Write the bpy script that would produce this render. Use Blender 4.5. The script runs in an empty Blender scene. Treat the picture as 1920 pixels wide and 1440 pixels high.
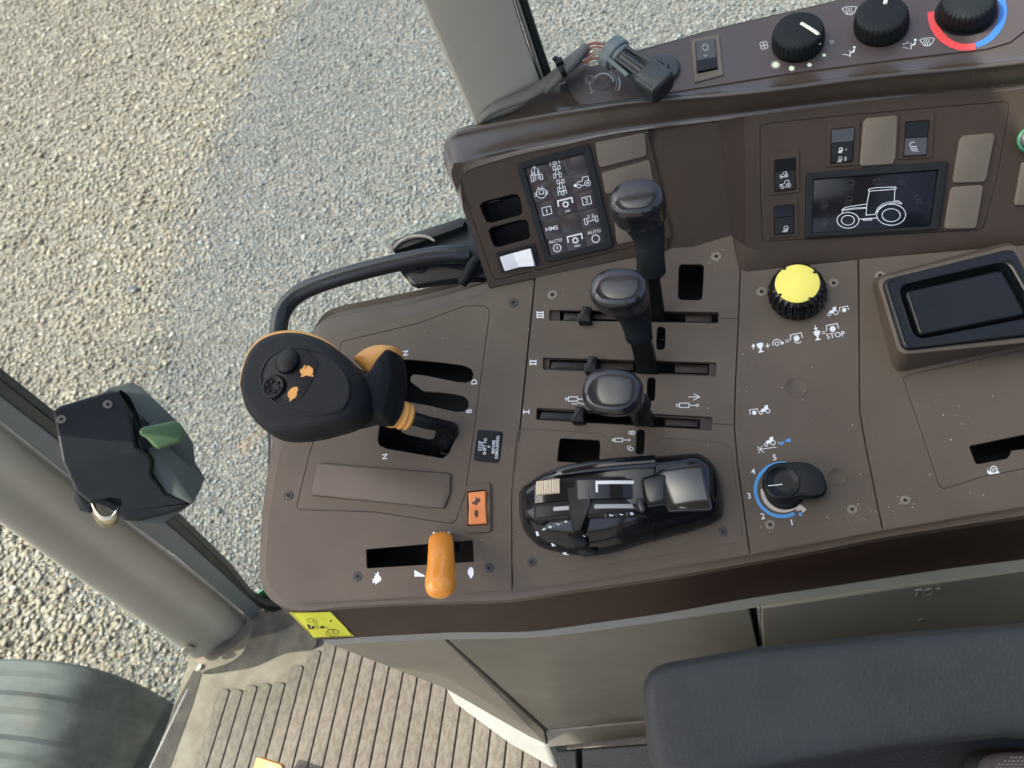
import bpy, bmesh, math, random
import numpy as np
from mathutils import Vector, Matrix
random.seed(7); rng = np.random.default_rng(7)
SC = bpy.context.scene
COL = SC.collection

# ------------------------------------------------------------------ camera
FPX = 1440.0
def unit(v):
    v = np.array(v, float); return v/np.linalg.norm(v)
_n = unit((.417, .75, 1)); _Z = -_n
_v = np.array((343., -1505., 1440.)); _Y = unit(_v-(_v@_n)*_n); _X = np.cross(_Y, _Z)
RM = np.array([_X, _Y, _Z])
CAM = np.array([0., 0., 2.45])
cam = bpy.data.cameras.new('camera'); camo = bpy.data.objects.new('camera', cam); COL.objects.link(camo)
cam.sensor_width = 36.0; cam.lens = 36*FPX/1920; cam.clip_start = .02; cam.clip_end = 500
m = Matrix.Identity(4)
for i in range(3):
    m[i][0] = RM[i][0]; m[i][1] = -RM[i][1]; m[i][2] = -RM[i][2]; m[i][3] = CAM[i]
camo.matrix_world = m
cam.dof.use_dof = True; cam.dof.focus_distance = .80; cam.dof.aperture_fstop = 9.0
SC.camera = camo

# ------------------------------------------------------------------ sky, sun, exposure
SUN_AZ, SUN_EL = math.radians(15), math.radians(60)      # light travels towards +X, a little +Y
w = bpy.data.worlds.new('World'); SC.world = w; w.use_nodes = True
nt = w.node_tree; nt.nodes.clear()
sky = nt.nodes.new('ShaderNodeTexSky'); sky.sky_type = 'NISHITA'; sky.sun_disc = False
sky.sun_elevation = SUN_EL
sky.sun_rotation = math.radians(270) - SUN_AZ            # where the sun stands: towards -X, a little -Y
sky.air_density = .8; sky.dust_density = 5.0; sky.ozone_density = .3
bg = nt.nodes.new('ShaderNodeBackground'); bg.inputs['Strength'].default_value = .15
ow = nt.nodes.new('ShaderNodeOutputWorld')
nt.links.new(sky.outputs[0], bg.inputs[0]); nt.links.new(bg.outputs[0], ow.inputs[0])
sl = bpy.data.lights.new('sun', 'SUN'); sl.energy = 2.2; sl.angle = math.radians(.5); sl.color = (1, .95, .87)
so = bpy.data.objects.new('sun', sl); COL.objects.link(so)
ldir = Vector((math.cos(SUN_AZ)*math.cos(SUN_EL), math.sin(SUN_AZ)*math.cos(SUN_EL), -math.sin(SUN_EL)))
so.rotation_euler = ldir.to_track_quat('-Z', 'Y').to_euler(); so.location = (-3, -1, 6)
SC.view_settings.view_transform = 'Standard'; SC.view_settings.look = 'None'
SC.view_settings.exposure = 1.7; SC.view_settings.gamma = 1

# ------------------------------------------------------------------ measured planes
def ray(u, v): return RM@np.array([(u-960)/FPX, (v-720)/FPX, 1.])
NA = RM@(-unit((430, 530, 1440)))                         # normal of the sloping console top
def W(u, v, h=0.):                                        # point h mm above the console top
    d = ray(u, v); return CAM+d*((.70-h/1000)/(-(d@NA)))
def F(u, v, z):
    d = ray(u, v); return CAM+d*((z-CAM[2])/d[2])
def hit(u, v, p, n):
    d = ray(u, v); return CAM+d*(((np.array(p)-CAM)@n)/(d@n))
class Plane:
    def __init__(s, p, n, at):
        s.n = unit(n); s.p = np.array(p, float)
        if (CAM-s.p)@s.n < 0: s.n = -s.n
        s.o = hit(at[0], at[1], s.p, s.n)
        a = hit(at[0]+1, at[1], s.p, s.n)-s.o
        s.ex = unit(a-(a@s.n)*s.n); s.ey = np.cross(s.n, s.ex)
    def P(s, u, v, h=0.):                                 # pixel -> world, h mm in front of the plane
        return hit(u, v, s.p+s.n*h/1000, s.n)
    def q(s, u, v, h=0.):                                 # pixel -> plane coordinates in mm
        d = s.P(u, v, h)-s.o; return np.array([d@s.ex, d@s.ey])*1000
    def w(s, x, y, h=0.):
        return s.o+(s.ex*x+s.ey*y+s.n*h)/1000
    def mmpx(s, u, v, h=0.):
        a, b, c = s.q(u, v, h), s.q(u+1, v, h), s.q(u, v+1, h)
        return (np.linalg.norm(b-a)+np.linalg.norm(c-a))/2
PA = Plane(W(1100, 800), NA, (1100, 800))
def plane3(a, b, c, at): return Plane(a, np.cross(b-a, c-a), at)
PB1 = plane3(W(920, 537, 0), W(1250, 468, 2), W(868, 325, 58), (1050, 400))
PB2 = plane3(W(1410, 468, 8), W(1850, 433, 8), W(1425, 235, 60), (1640, 330))
PC = Plane(W(1400, 100, 85.5), NA, (1400, 100))

# ------------------------------------------------------------------ node materials
MATS = {}
def mat(name, col, rough=.5, metal=0., spec=.5, coat=0., mott=0., mscale=6., bump=0., bscale=900., specks=0., col2=None,
        rvar=0., grain=None, spscale=160., crough=.06):
    M = bpy.data.materials.new(name); M.use_nodes = True; nt = M.node_tree; N = nt.nodes; L = nt.links
    b = N['Principled BSDF']
    b.inputs['Roughness'].default_value = rough; b.inputs['Metallic'].default_value = metal
    b.inputs['Specular IOR Level'].default_value = spec; b.inputs['Coat Weight'].default_value = coat
    b.inputs['Coat Roughness'].default_value = crough
    b.inputs['Base Color'].default_value = (*col, 1)
    tc = N.new('ShaderNodeTexCoord'); out = None
    def mixc(fac, a, bb):
        mx = N.new('ShaderNodeMix'); mx.data_type = 'RGBA'
        L.new(fac, mx.inputs[0])
        if isinstance(a, tuple): mx.inputs[6].default_value = (*a, 1)
        else: L.new(a, mx.inputs[6])
        if isinstance(bb, tuple): mx.inputs[7].default_value = (*bb, 1)
        else: L.new(bb, mx.inputs[7])
        return mx.outputs[2]
    if mott > 0 or col2:
        no = N.new('ShaderNodeTexNoise'); no.inputs['Scale'].default_value = mscale; no.inputs['Detail'].default_value = 8
        no.inputs['Roughness'].default_value = .62
        src = tc.outputs['Object']
        if grain:
            mp = N.new('ShaderNodeMapping'); mp.inputs['Scale'].default_value = grain; L.new(src, mp.inputs[0]); src = mp.outputs[0]
        L.new(src, no.inputs['Vector'])
        cr = N.new('ShaderNodeMapRange'); cr.inputs[1].default_value = .35; cr.inputs[2].default_value = .65
        L.new(no.outputs[0], cr.inputs[0])
        c2 = col2 or tuple(c*(1-mott) for c in col)
        c1 = col if col2 else tuple(min(1, c*(1+mott)) for c in col)
        out = mixc(cr.outputs[0], c1, c2)
        if rvar:
            mr = N.new('ShaderNodeMapRange'); mr.inputs[1].default_value = .3; mr.inputs[2].default_value = .7
            mr.inputs[3].default_value = max(.03, rough-rvar); mr.inputs[4].default_value = rough+rvar
            L.new(no.outputs[0], mr.inputs[0]); L.new(mr.outputs[0], b.inputs['Roughness'])
    if specks > 0:
        vo = N.new('ShaderNodeTexVoronoi'); vo.inputs['Scale'].default_value = spscale; vo.inputs['Randomness'].default_value = 1
        L.new(tc.outputs['Object'], vo.inputs['Vector'])
        sep = N.new('ShaderNodeSeparateColor'); L.new(vo.outputs['Color'], sep.inputs[0])
        rad = N.new('ShaderNodeMath'); rad.operation = 'MULTIPLY_ADD'   # radius of each speck, most below zero
        L.new(sep.outputs[0], rad.inputs[0]); rad.inputs[1].default_value = 1.0; rad.inputs[2].default_value = -(1-specks)
        rr = N.new('ShaderNodeMath'); rr.operation = 'MULTIPLY'; L.new(rad.outputs[0], rr.inputs[0]); rr.inputs[1].default_value = .9
        lt = N.new('ShaderNodeMath'); lt.operation = 'LESS_THAN'; L.new(vo.outputs['Distance'], lt.inputs[0]); L.new(rr.outputs[0], lt.inputs[1])
        out = mixc(lt.outputs[0], out if out else col, (.42, .39, .33))
    if out: L.new(out, b.inputs['Base Color'])
    if bump > 0:
        nb = N.new('ShaderNodeTexNoise'); nb.inputs['Scale'].default_value = bscale; nb.inputs['Detail'].default_value = 3
        L.new(tc.outputs['Object'], nb.inputs['Vector'])
        bm = N.new('ShaderNodeBump'); bm.inputs['Strength'].default_value = bump; bm.inputs['Distance'].default_value = .0006
        L.new(nb.outputs[0], bm.inputs['Height']); L.new(bm.outputs[0], b.inputs['Normal'])
    MATS[name] = M
    return M
BROWN = (.088, .067, .046)
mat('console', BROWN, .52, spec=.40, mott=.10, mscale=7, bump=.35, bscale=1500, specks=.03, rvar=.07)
mat('console_dark', (.030, .018, .012), .46, spec=.35, mott=.10, mscale=9, bump=.3, bscale=1200, specks=.010, rvar=.06)  # darker console brown; the shade of the driver-facing fascia is in this colour
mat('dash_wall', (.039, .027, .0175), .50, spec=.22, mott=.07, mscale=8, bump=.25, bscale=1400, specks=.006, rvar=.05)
mat('dash', (.056, .042, .030), .24, spec=.55, coat=.38, crough=.2, mott=.07, mscale=8, bump=.25, bscale=1400, specks=.006, rvar=.07)
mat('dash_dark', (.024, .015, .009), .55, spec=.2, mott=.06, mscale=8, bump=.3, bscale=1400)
mat('hvac', (.060, .046, .043), .42, mott=.05, mscale=8, bump=.15, bscale=1800, specks=.004)
mat('blank', (.125, .104, .076), .5, spec=.3, mott=.08, mscale=20, bump=.3, bscale=1500)
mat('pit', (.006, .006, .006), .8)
mat('black', (.004, .0055, .006), .36, spec=.3, mott=.2, mscale=25, bump=.15, rvar=.06)
mat('black_matt', (.006, .0085, .009), .6, spec=.25, mott=.15, mscale=25, bump=.6, bscale=1100)
mat('rubber', (.006, .0085, .0095), .55, spec=.22, mott=.12, mscale=25, bump=.9, bscale=1300)
mat('rubber_pad', (.004, .0055, .0065), .45, spec=.22, mott=.12, mscale=25, bump=.25, bscale=1600)
mat('tray', (.006, .008, .009), .22, spec=.28, coat=.08, mott=.3, mscale=12, rvar=.06, specks=.01, spscale=240)
mat('gloss_top', (.006, .007, .009), .10, coat=.8, mott=.3, mscale=12, rvar=.02)
mat('gloss', (.005, .006, .0075), .13, spec=.35, coat=.22, mott=.3, mscale=12, rvar=.03, specks=.006, spscale=240)
mat('knob', (.013, .014, .016), .17, mott=.35, mscale=30, coat=.25, rvar=.09, specks=.015, spscale=330)
mat('tan', (.50, .42, .29), .5)
mat('white', (.72, .76, .76), .5)
mat('white_dim', (.33, .34, .33), .5)
mat('ghost', (.045, .045, .047), .5)
mat('screen', (.020, .013, .014), .30, mott=.1, mscale=40)
mat('screen_cell', (.026, .017, .018), .32)
mat('screen_black', (.006, .007, .009), .16, spec=.25, mott=.2, mscale=30, rvar=.06)
mat('orange', (.80, .29, .03), .27, mott=.015, mscale=5, coat=.3, rvar=.05)
mat('orange_dull', (.70, .33, .075), .42, mott=.08, mscale=20)
mat('orange_switch', (.68, .22, .06), .38)
mat('pedal', (.42, .20, .045), .5)
mat('yellow', (.83, .74, .13), .5, mott=.04, mscale=30)
mat('sticker', (.56, .58, .03), .42, mott=.08, mscale=25)
mat('ink', (.014, .012, .012), .6)
mat('ink_brown', (.07, .03, .015), .6)
mat('blue', (.045, .27, .62), .45)
mat('red', (.66, .06, .06), .45)
mat('blue_deep', (.03, .13, .42), .45)
mat('grey_arc', (.52, .48, .42), .5)
mat('glow', (.66, .74, .56), .5)
mat('switch_white', (.72, .73, .70), .35, mott=.06, mscale=60)
mat('switch_grey', (.045, .050, .052), .35)
mat('steel', (.55, .56, .55), .28, metal=1, mott=.2, mscale=60, rvar=.1)
mat('zinc', (.46, .42, .30), .33, metal=1, mott=.25, mscale=50, rvar=.1)
mat('screw_dark', (.05, .052, .05), .4, metal=.6)
mat('screw_dusty', (.20, .175, .135), .6, metal=.2, mott=.3, mscale=300)
mat('slate', (.0225, .025, .0245), .52, spec=.36, mott=.2, mscale=14, bump=1.0, bscale=600, rvar=.08, specks=.004)
mat('seat_cloth', (.10, .085, .08), .9, bump=.5, bscale=900)
mat('cloth_dot', (.36, .30, .29), .9)
mat('pillar', (.34, .318, .245), .5, mott=.06, mscale=5, bump=.15, bscale=900, specks=.003)
mat('pillar_seal', (.10, .115, .105), .45, mott=.1, mscale=9)
mat('seal', (.012, .016, .015), .4, mott=.2, mscale=15)
mat('panel_grey', (.158, .148, .108), .45, mott=.10, mscale=7, bump=.2, bscale=800, rvar=.08, specks=.004)
mat('panel_edge', (.165, .158, .128), .5, mott=.08, mscale=10)
mat('pale', (.27, .28, .245), .55, mott=.1, mscale=12)
mat('latch_blue', (.014, .0165, .0165), .46, spec=.3, mott=.15, mscale=18, bump=.4, bscale=900, specks=.003)
mat('latch_grey', (.080, .098, .080), .5, mott=.08, mscale=18, bump=.3, bscale=900)
mat('green', (.065, .125, .045), .42, mott=.1, mscale=25)
mat('green_paint', (.03, .16, .075), .4, mott=.15, mscale=30)
mat('tube', (.013, .016, .019), .33, mott=.2, mscale=30, rvar=.08, specks=.003)
mat('conduit', (.11, .105, .088), .55, mott=.2, mscale=30)
mat('wire_red', (.25, .085, .055), .5, mott=.2, mscale=60)
mat('wire_white', (.36, .32, .25), .55, mott=.2, mscale=60)
mat('connector', (.028, .036, .034), .35, mott=.35, mscale=60, specks=.02, spscale=500)
mat('connector_grey', (.12, .155, .145), .42, mott=.15, mscale=60)
mat('disc_grey', (.030, .036, .037), .42, mott=.12, mscale=40)
mat('fender', (.042, .052, .048), .7, spec=.3, col2=(.082, .092, .082), mscale=16, bump=.6, bscale=200, grain=(.35, 1, 1), specks=.01, spscale=60)
mat('headliner', (.55, .54, .50), .8)
mat('cab_outside', (.03, .11, .04), .4)
mat('dirt', (.17, .15, .115), .85, col2=(.11, .09, .068), mscale=22, bump=1, bscale=300, specks=.04, spscale=120)
mat('sill', (.030, .025, .018), .8, mott=.5, mscale=30)

# floor mat: dusty rubber with wet-looking darker streaks along each rib
def mat_rib():
    M = bpy.data.materials.new('mat_rib'); M.use_nodes = True; nt = M.node_tree; N = nt.nodes; L = nt.links
    b = N['Principled BSDF']; b.inputs['Roughness'].default_value = .8
    g = N.new('ShaderNodeNewGeometry')
    n1 = N.new('ShaderNodeTexNoise'); n1.inputs['Scale'].default_value = 110; n1.inputs['Detail'].default_value = 6; n1.inputs['Roughness'].default_value = .7
    mp = N.new('ShaderNodeMapping'); mp.inputs['Scale'].default_value = (1.3, .6, 1); L.new(g.outputs['Position'], mp.inputs[0]); L.new(mp.outputs[0], n1.inputs['Vector'])
    n2 = N.new('ShaderNodeTexNoise'); n2.inputs['Scale'].default_value = 5; n2.inputs['Detail'].default_value = 5; L.new(g.outputs['Position'], n2.inputs['Vector'])
    r = N.new('ShaderNodeValToRGB'); r.color_ramp.elements[0].position = .44; r.color_ramp.elements[0].color = (.106, .091, .070, 1)
    r.color_ramp.elements[1].position = .56; r.color_ramp.elements[1].color = (.148, .133, .106, 1)
    L.new(n1.outputs[0], r.inputs[0])
    mx = N.new('ShaderNodeMix'); mx.data_type = 'RGBA'; mx.blend_type = 'MULTIPLY'; mx.inputs[0].default_value = .5
    r2 = N.new('ShaderNodeValToRGB'); r2.color_ramp.elements[0].position = .35; r2.color_ramp.elements[0].color = (.7, .66, .6, 1)
    r2.color_ramp.elements[1].position = .65; r2.color_ramp.elements[1].color = (1, 1, 1, 1)
    L.new(n2.outputs[0], r2.inputs[0]); L.new(r.outputs[0], mx.inputs[6]); L.new(r2.outputs[0], mx.inputs[7])
    vo = N.new('ShaderNodeTexVoronoi'); vo.inputs['Scale'].default_value = 150; L.new(g.outputs['Position'], vo.inputs['Vector'])
    sp = N.new('ShaderNodeSeparateColor'); L.new(vo.outputs['Color'], sp.inputs[0])
    rad = N.new('ShaderNodeMath'); rad.operation = 'MULTIPLY_ADD'; L.new(sp.outputs[0], rad.inputs[0]); rad.inputs[1].default_value = 1.6; rad.inputs[2].default_value = -1.38
    lt = N.new('ShaderNodeMath'); lt.operation = 'LESS_THAN'; L.new(vo.outputs['Distance'], lt.inputs[0]); L.new(rad.outputs[0], lt.inputs[1])
    m3 = N.new('ShaderNodeMix'); m3.data_type = 'RGBA'; L.new(lt.outputs[0], m3.inputs[0]); L.new(mx.outputs[2], m3.inputs[6]); m3.inputs[7].default_value = (.07, .055, .045, 1)
    L.new(m3.outputs[2], b.inputs['Base Color'])
    bm = N.new('ShaderNodeBump'); bm.inputs['Strength'].default_value = .6; bm.inputs['Distance'].default_value = .002
    L.new(n1.outputs[0], bm.inputs['Height']); L.new(bm.outputs[0], b.inputs['Normal'])
    MATS['rib'] = M
mat_rib()

def mat_glass(name, tint, refl=.13):
    M = bpy.data.materials.new(name); M.use_nodes = True; nt = M.node_tree; N = nt.nodes; L = nt.links; N.clear()
    o = N.new('ShaderNodeOutputMaterial'); t = N.new('ShaderNodeBsdfTransparent'); t.inputs[0].default_value = (*tint, 1)
    g = N.new('ShaderNodeBsdfGlossy'); g.inputs['Roughness'].default_value = .02
    fr = N.new('ShaderNodeFresnel'); fr.inputs[0].default_value = 1.5
    k = N.new('ShaderNodeMath'); k.operation = 'MULTIPLY'; k.inputs[1].default_value = refl; L.new(fr.outputs[0], k.inputs[0])
    mx = N.new('ShaderNodeMixShader'); L.new(k.outputs[0], mx.inputs[0]); L.new(t.outputs[0], mx.inputs[1]); L.new(g.outputs[0], mx.inputs[2])
    L.new(mx.outputs[0], o.inputs[0]); MATS[name] = M
mat_glass('glass', (.915, .96, .945)); mat_glass('clear', (.915, .96, .945))

def mat_pebble(name, cols, bright=1.):
    M = bpy.data.materials.new(name); M.use_nodes = True; nt = M.node_tree; N = nt.nodes; L = nt.links
    b = N['Principled BSDF']; b.inputs['Roughness'].default_value = .7
    a = N.new('ShaderNodeAttribute'); a.attribute_name = 'rnd'
    r = N.new('ShaderNodeValToRGB'); r.color_ramp.interpolation = 'LINEAR'
    while len(r.color_ramp.elements) < len(cols): r.color_ramp.elements.new(.5)
    for i, (p, c) in enumerate(cols):
        r.color_ramp.elements[i].position = p; r.color_ramp.elements[i].color = (*[x*bright for x in c], 1)
    L.new(a.outputs['Fac'], r.inputs[0])
    n = N.new('ShaderNodeTexNoise'); n.inputs['Scale'].default_value = 90; g = N.new('ShaderNodeNewGeometry'); L.new(g.outputs['Position'], n.inputs['Vector'])
    mx = N.new('ShaderNodeMix'); mx.data_type = 'RGBA'; mx.blend_type = 'MULTIPLY'; mx.inputs[0].default_value = .5
    L.new(r.outputs[0], mx.inputs[6]); L.new(n.outputs['Color'], mx.inputs[7]); 
    hs = N.new('ShaderNodeMapRange'); hs.inputs[1].default_value = .3; hs.inputs[2].default_value = .7; hs.inputs[3].default_value = .75; hs.inputs[4].default_value = 1.1
    L.new(n.outputs[0], hs.inputs[0]); L.new(hs.outputs[0], mx.inputs[7]); mx.inputs[0].default_value = 1
    L.new(mx.outputs[2], b.inputs['Base Color']); MATS[name] = M
mat_pebble('pebble_warm', [(0, (.16, .12, .08)), (.2, (.34, .28, .19)), (.5, (.45, .385, .275)), (.75, (.51, .46, .36)), (.93, (.62, .58, .50)), (1, (.42, .28, .19))], .58)
mat_pebble('pebble_cool', [(0, (.15, .16, .15)), (.3, (.27, .285, .265)), (.6, (.37, .39, .365)), (.85, (.48, .49, .455)), (.97, (.66, .66, .61)), (1, (.45, .33, .22))], .56)

# ------------------------------------------------------------------ object helpers
ORIG = {}
def tag(o, label=None, cat=None, group=None, kind=None):
    if label: o['label'] = label
    if cat: o['category'] = cat
    if group: o['group'] = group
    if kind: o['kind'] = kind
    return o
def thing(name, label, cat, loc, group=None):
    o = bpy.data.objects.new(name, None); COL.objects.link(o); o.location = Vector(loc)
    o.empty_display_size = .02; ORIG[o.name] = Vector(loc)
    return tag(o, label, cat, group)
def finish(me, name, mt, parent=None, smooth=35, loc=None):
    if smooth:
        me.polygons.foreach_set('use_smooth', [True]*len(me.polygons))
        try: me.set_sharp_from_angle(angle=math.radians(smooth))
        except Exception: pass
    me.materials.clear(); me.materials.append(MATS[mt])
    o = bpy.data.objects.new(name, me); COL.objects.link(o)
    base = Vector(loc) if loc is not None else (ORIG[parent.name] if parent else None)
    if base is None:
        vs = np.array([v.co for v in me.vertices]); base = Vector(((vs[:, 0].min()+vs[:, 0].max())/2, (vs[:, 1].min()+vs[:, 1].max())/2, vs[:, 2].min()))
    me.transform(Matrix.Translation(-base)); ORIG[o.name] = base
    if parent: o.parent = parent; o.location = base-ORIG[parent.name]
    else: o.location = base
    return o
def mesh(name, verts, faces, mt, parent=None, smooth=35, loc=None, recalc=True):
    me = bpy.data.meshes.new(name); me.from_pydata([tuple(map(float, v)) for v in verts], [], faces)
    if recalc:
        bm = bmesh.new(); bm.from_mesh(me); bmesh.ops.remove_doubles(bm, verts=bm.verts, dist=1e-6)
        bmesh.ops.recalc_face_normals(bm, faces=bm.faces); bm.to_mesh(me); bm.free()
    me.update(); return finish(me, name, mt, parent, smooth, loc)
def rpoly(P, r, n=5):                                      # round the corners of a 2-D polygon
    P = [np.array(p[:2], float) for p in P]; out = []; k = len(P)
    for i in range(k):
        a, b, c = P[i-1], P[i], P[(i+1) % k]
        rr = r[i] if isinstance(r, (list, tuple)) else r
        la, lc = np.linalg.norm(a-b), np.linalg.norm(c-b)
        ua, uc = (a-b)/la, (c-b)/lc
        ang = math.acos(max(-1, min(1, ua@uc)))
        t = rr/max(.05, math.tan(ang/2)); t = min(t, la*.49, lc*.49)
        if t < 1e-4 or ang > 3.05: out.append(b); continue
        p0, p1 = b+ua*t, b+uc*t
        for j in range(n+1):
            s = j/n; out.append((1-s)**2*p0+2*s*(1-s)*b+s*s*p1)
    return out
def inset(P, d):                                          # inset a closed 2-D polygon
    P = np.array(P); k = len(P)
    area = .5*np.sum(P[:, 0]*np.roll(P[:, 1], -1)-np.roll(P[:, 0], -1)*P[:, 1])
    e = np.roll(P, -1, 0)-P; e /= np.maximum(1e-9, np.linalg.norm(e, axis=1))[:, None]
    nrm = np.stack([-e[:, 1], e[:, 0]], 1)*(1 if area > 0 else -1)
    m_ = nrm+np.roll(nrm, 1, 0); l = np.maximum(.3, np.linalg.norm(m_, axis=1)); m_ = m_/l[:, None]
    c = np.maximum(.45, np.sum(m_*nrm, 1))
    return P+m_*(d/c)[:, None]
def rings_mesh(rings, cap0=True, cap1=True, closed=True):
    V = []; Fc = []; n = len(rings[0])
    for r in rings: V += [tuple(p) for p in r]
    for i in range(len(rings)-1):
        for j in range(n if closed else n-1):
            a = i*n+j; b = i*n+(j+1) % n
            Fc.append((a, b, b+n, a+n))
    if closed and cap0: Fc.append(tuple(range(n)))
    if closed and cap1: Fc.append(tuple(range((len(rings)-1)*n, len(rings)*n)))
    return V, Fc
def px2(pl, pts, h=0.): return [pl.q(u, v, h) for u, v in pts]
def block(name, pl, pts, h0, h1, mt, parent=None, r=2., bev=.8, at=None, draft=0., mm=False, smooth=35, dish=0.):
    """prism on a plane: pts are photo measurements of the TOP outline (at height h1)"""
    q = pts if mm else px2(pl, pts, h1 if at is None else at)
    q = np.array(rpoly(q, r)) if r > 0 else np.array([np.array(p[:2]) for p in q])
    R_ = [(inset(q, -draft), h0), (q, h1-bev), (inset(q, bev*.3), h1-bev*.3), (inset(q, bev), h1)]
    if dish: R_ += [(inset(q, bev+1.2), h1), (inset(q, bev+1.2+abs(dish)), h1-dish)]
    V, Fc = rings_mesh([[pl.w(x, y, h) for x, y in rr] for rr, h in R_])
    return mesh(name, V, Fc, mt, parent, smooth)
def plate(name, pl, outer, holes, htop, thick, mt, parent=None, bev=.5, mm=False, at=None):
    """flat plate with real holes, outlines measured on the photo"""
    cu = bpy.data.curves.new(name, 'CURVE'); cu.dimensions = '2D'; cu.fill_mode = 'BOTH'
    cu.extrude = max(.01, thick/2-bev); cu.bevel_depth = bev; cu.bevel_resolution = 1; cu.offset = -bev
    for pts in [outer]+list(holes):
        q = pts if mm else px2(pl, pts, htop if at is None else at)
        s = cu.splines.new('POLY'); s.points.add(len(q)-1)
        for i, p in enumerate(q): s.points[i].co = (p[0], p[1], 0, 1)
        s.use_cyclic_u = True
    ob = bpy.data.objects.new('tmp', cu); me = bpy.data.meshes.new_from_object(ob)
    bpy.data.objects.remove(ob); bpy.data.curves.remove(cu); me.name = name
    zc = htop-thick/2
    for v in me.vertices: v.co = Vector(pl.w(v.co.x, v.co.y, zc+v.co.z))
    me.update(); return finish(me, name, mt, parent, 30)
def rp(pts, r): return [tuple(p) for p in rpoly(pts, r)]   # rounded outline straight in photo pixels
def catmull(P, n):
    P = np.array(P, float); out = []
    for i in range(len(P)-1):
        p0 = P[max(i-1, 0)]; p1 = P[i]; p2 = P[i+1]; p3 = P[min(i+2, len(P)-1)]
        for j in range(n):
            t = j/n
            out.append(.5*((2*p1)+(-p0+p2)*t+(2*p0-5*p1+4*p2-p3)*t*t+(-p0+3*p1-3*p2+p3)*t**3))
    out.append(P[-1]); return np.array(out)
def tube(name, pts, rad, mt, parent=None, seg=14, sub=6, flat=1., smooth=60, caps=True, axis=None):
    """tube through 3-D points with a radius (m) each; flat squeezes it along `axis`"""
    P = catmull(pts, sub) if sub > 1 else np.array(pts, float)
    rr = catmull([[r] for r in (rad if isinstance(rad, (list, tuple)) else [rad]*len(pts))], sub)[:, 0] if sub > 1 else np.array(rad if isinstance(rad, (list, tuple)) else [rad]*len(pts))
    up = np.array(axis if axis is not None else NA, float); rings = []
    for i in range(len(P)):
        t = unit(P[min(i+1, len(P)-1)]-P[max(i-1, 0)])
        a = up-(up@t)*t
        if np.linalg.norm(a) < 1e-3: a = np.array([1., 0, 0])-t[0]*t
        a = unit(a); b = np.cross(t, a); up = a if axis is None else up
        rings.append([P[i]+rr[i]*(b*math.cos(x)+a*flat*math.sin(x)) for x in np.linspace(0, 2*math.pi, seg, endpoint=False)])
    V, Fc = rings_mesh(rings, caps, caps)
    return mesh(name, V, Fc, mt, parent, smooth)
def stack(name, rings, mt, parent=None, seg=40, ratio=.8, rot=0., smooth=70, pl=PA, sq=2.):
    """rings of (u, v, h, radius in photo pixels[, ratio]) parallel to a plane, measured on the photo"""
    R_ = []
    for g in rings:
        u, v, h, r = g[:4]; k = g[4] if len(g) > 4 else ratio
        c = pl.q(u, v, h); a = r*np.linalg.norm(pl.q(u+1, v, h)-c); b = a*k; row = []
        for x in np.linspace(0, 2*math.pi, seg, endpoint=False):
            cx, sx = math.cos(x), math.sin(x)
            ex = a*math.copysign(abs(cx)**(2/sq), cx); ey = b*math.copysign(abs(sx)**(2/sq), sx)
            row.append(pl.w(c[0]+ex*math.cos(rot)-ey*math.sin(rot), c[1]+ex*math.sin(rot)+ey*math.cos(rot), h))
        R_.append(row)
    V, Fc = rings_mesh(R_); return mesh(name, V, Fc, mt, parent, smooth)
def remesh(o, vox, it=4, fac=.6):
    m1 = o.modifiers.new('remesh', 'REMESH'); m1.mode = 'VOXEL'; m1.voxel_size = vox; m1.use_smooth_shade = True
    m2 = o.modifiers.new('smooth', 'SMOOTH'); m2.iterations = it; m2.factor = fac
def join_mesh(name, objs, mt, parent=None, smooth=60):
    V = []; Fc = []
    for o in objs:
        b = ORIG[o.name]; k = len(V); V += [tuple(v.co+b) for v in o.data.vertices]; Fc += [tuple(i+k for i in p.vertices) for p in o.data.polygons]
        me = o.data; bpy.data.objects.remove(o); bpy.data.meshes.remove(me)
    return mesh(name, V, Fc, mt, parent, smooth, recalc=False)

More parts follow.
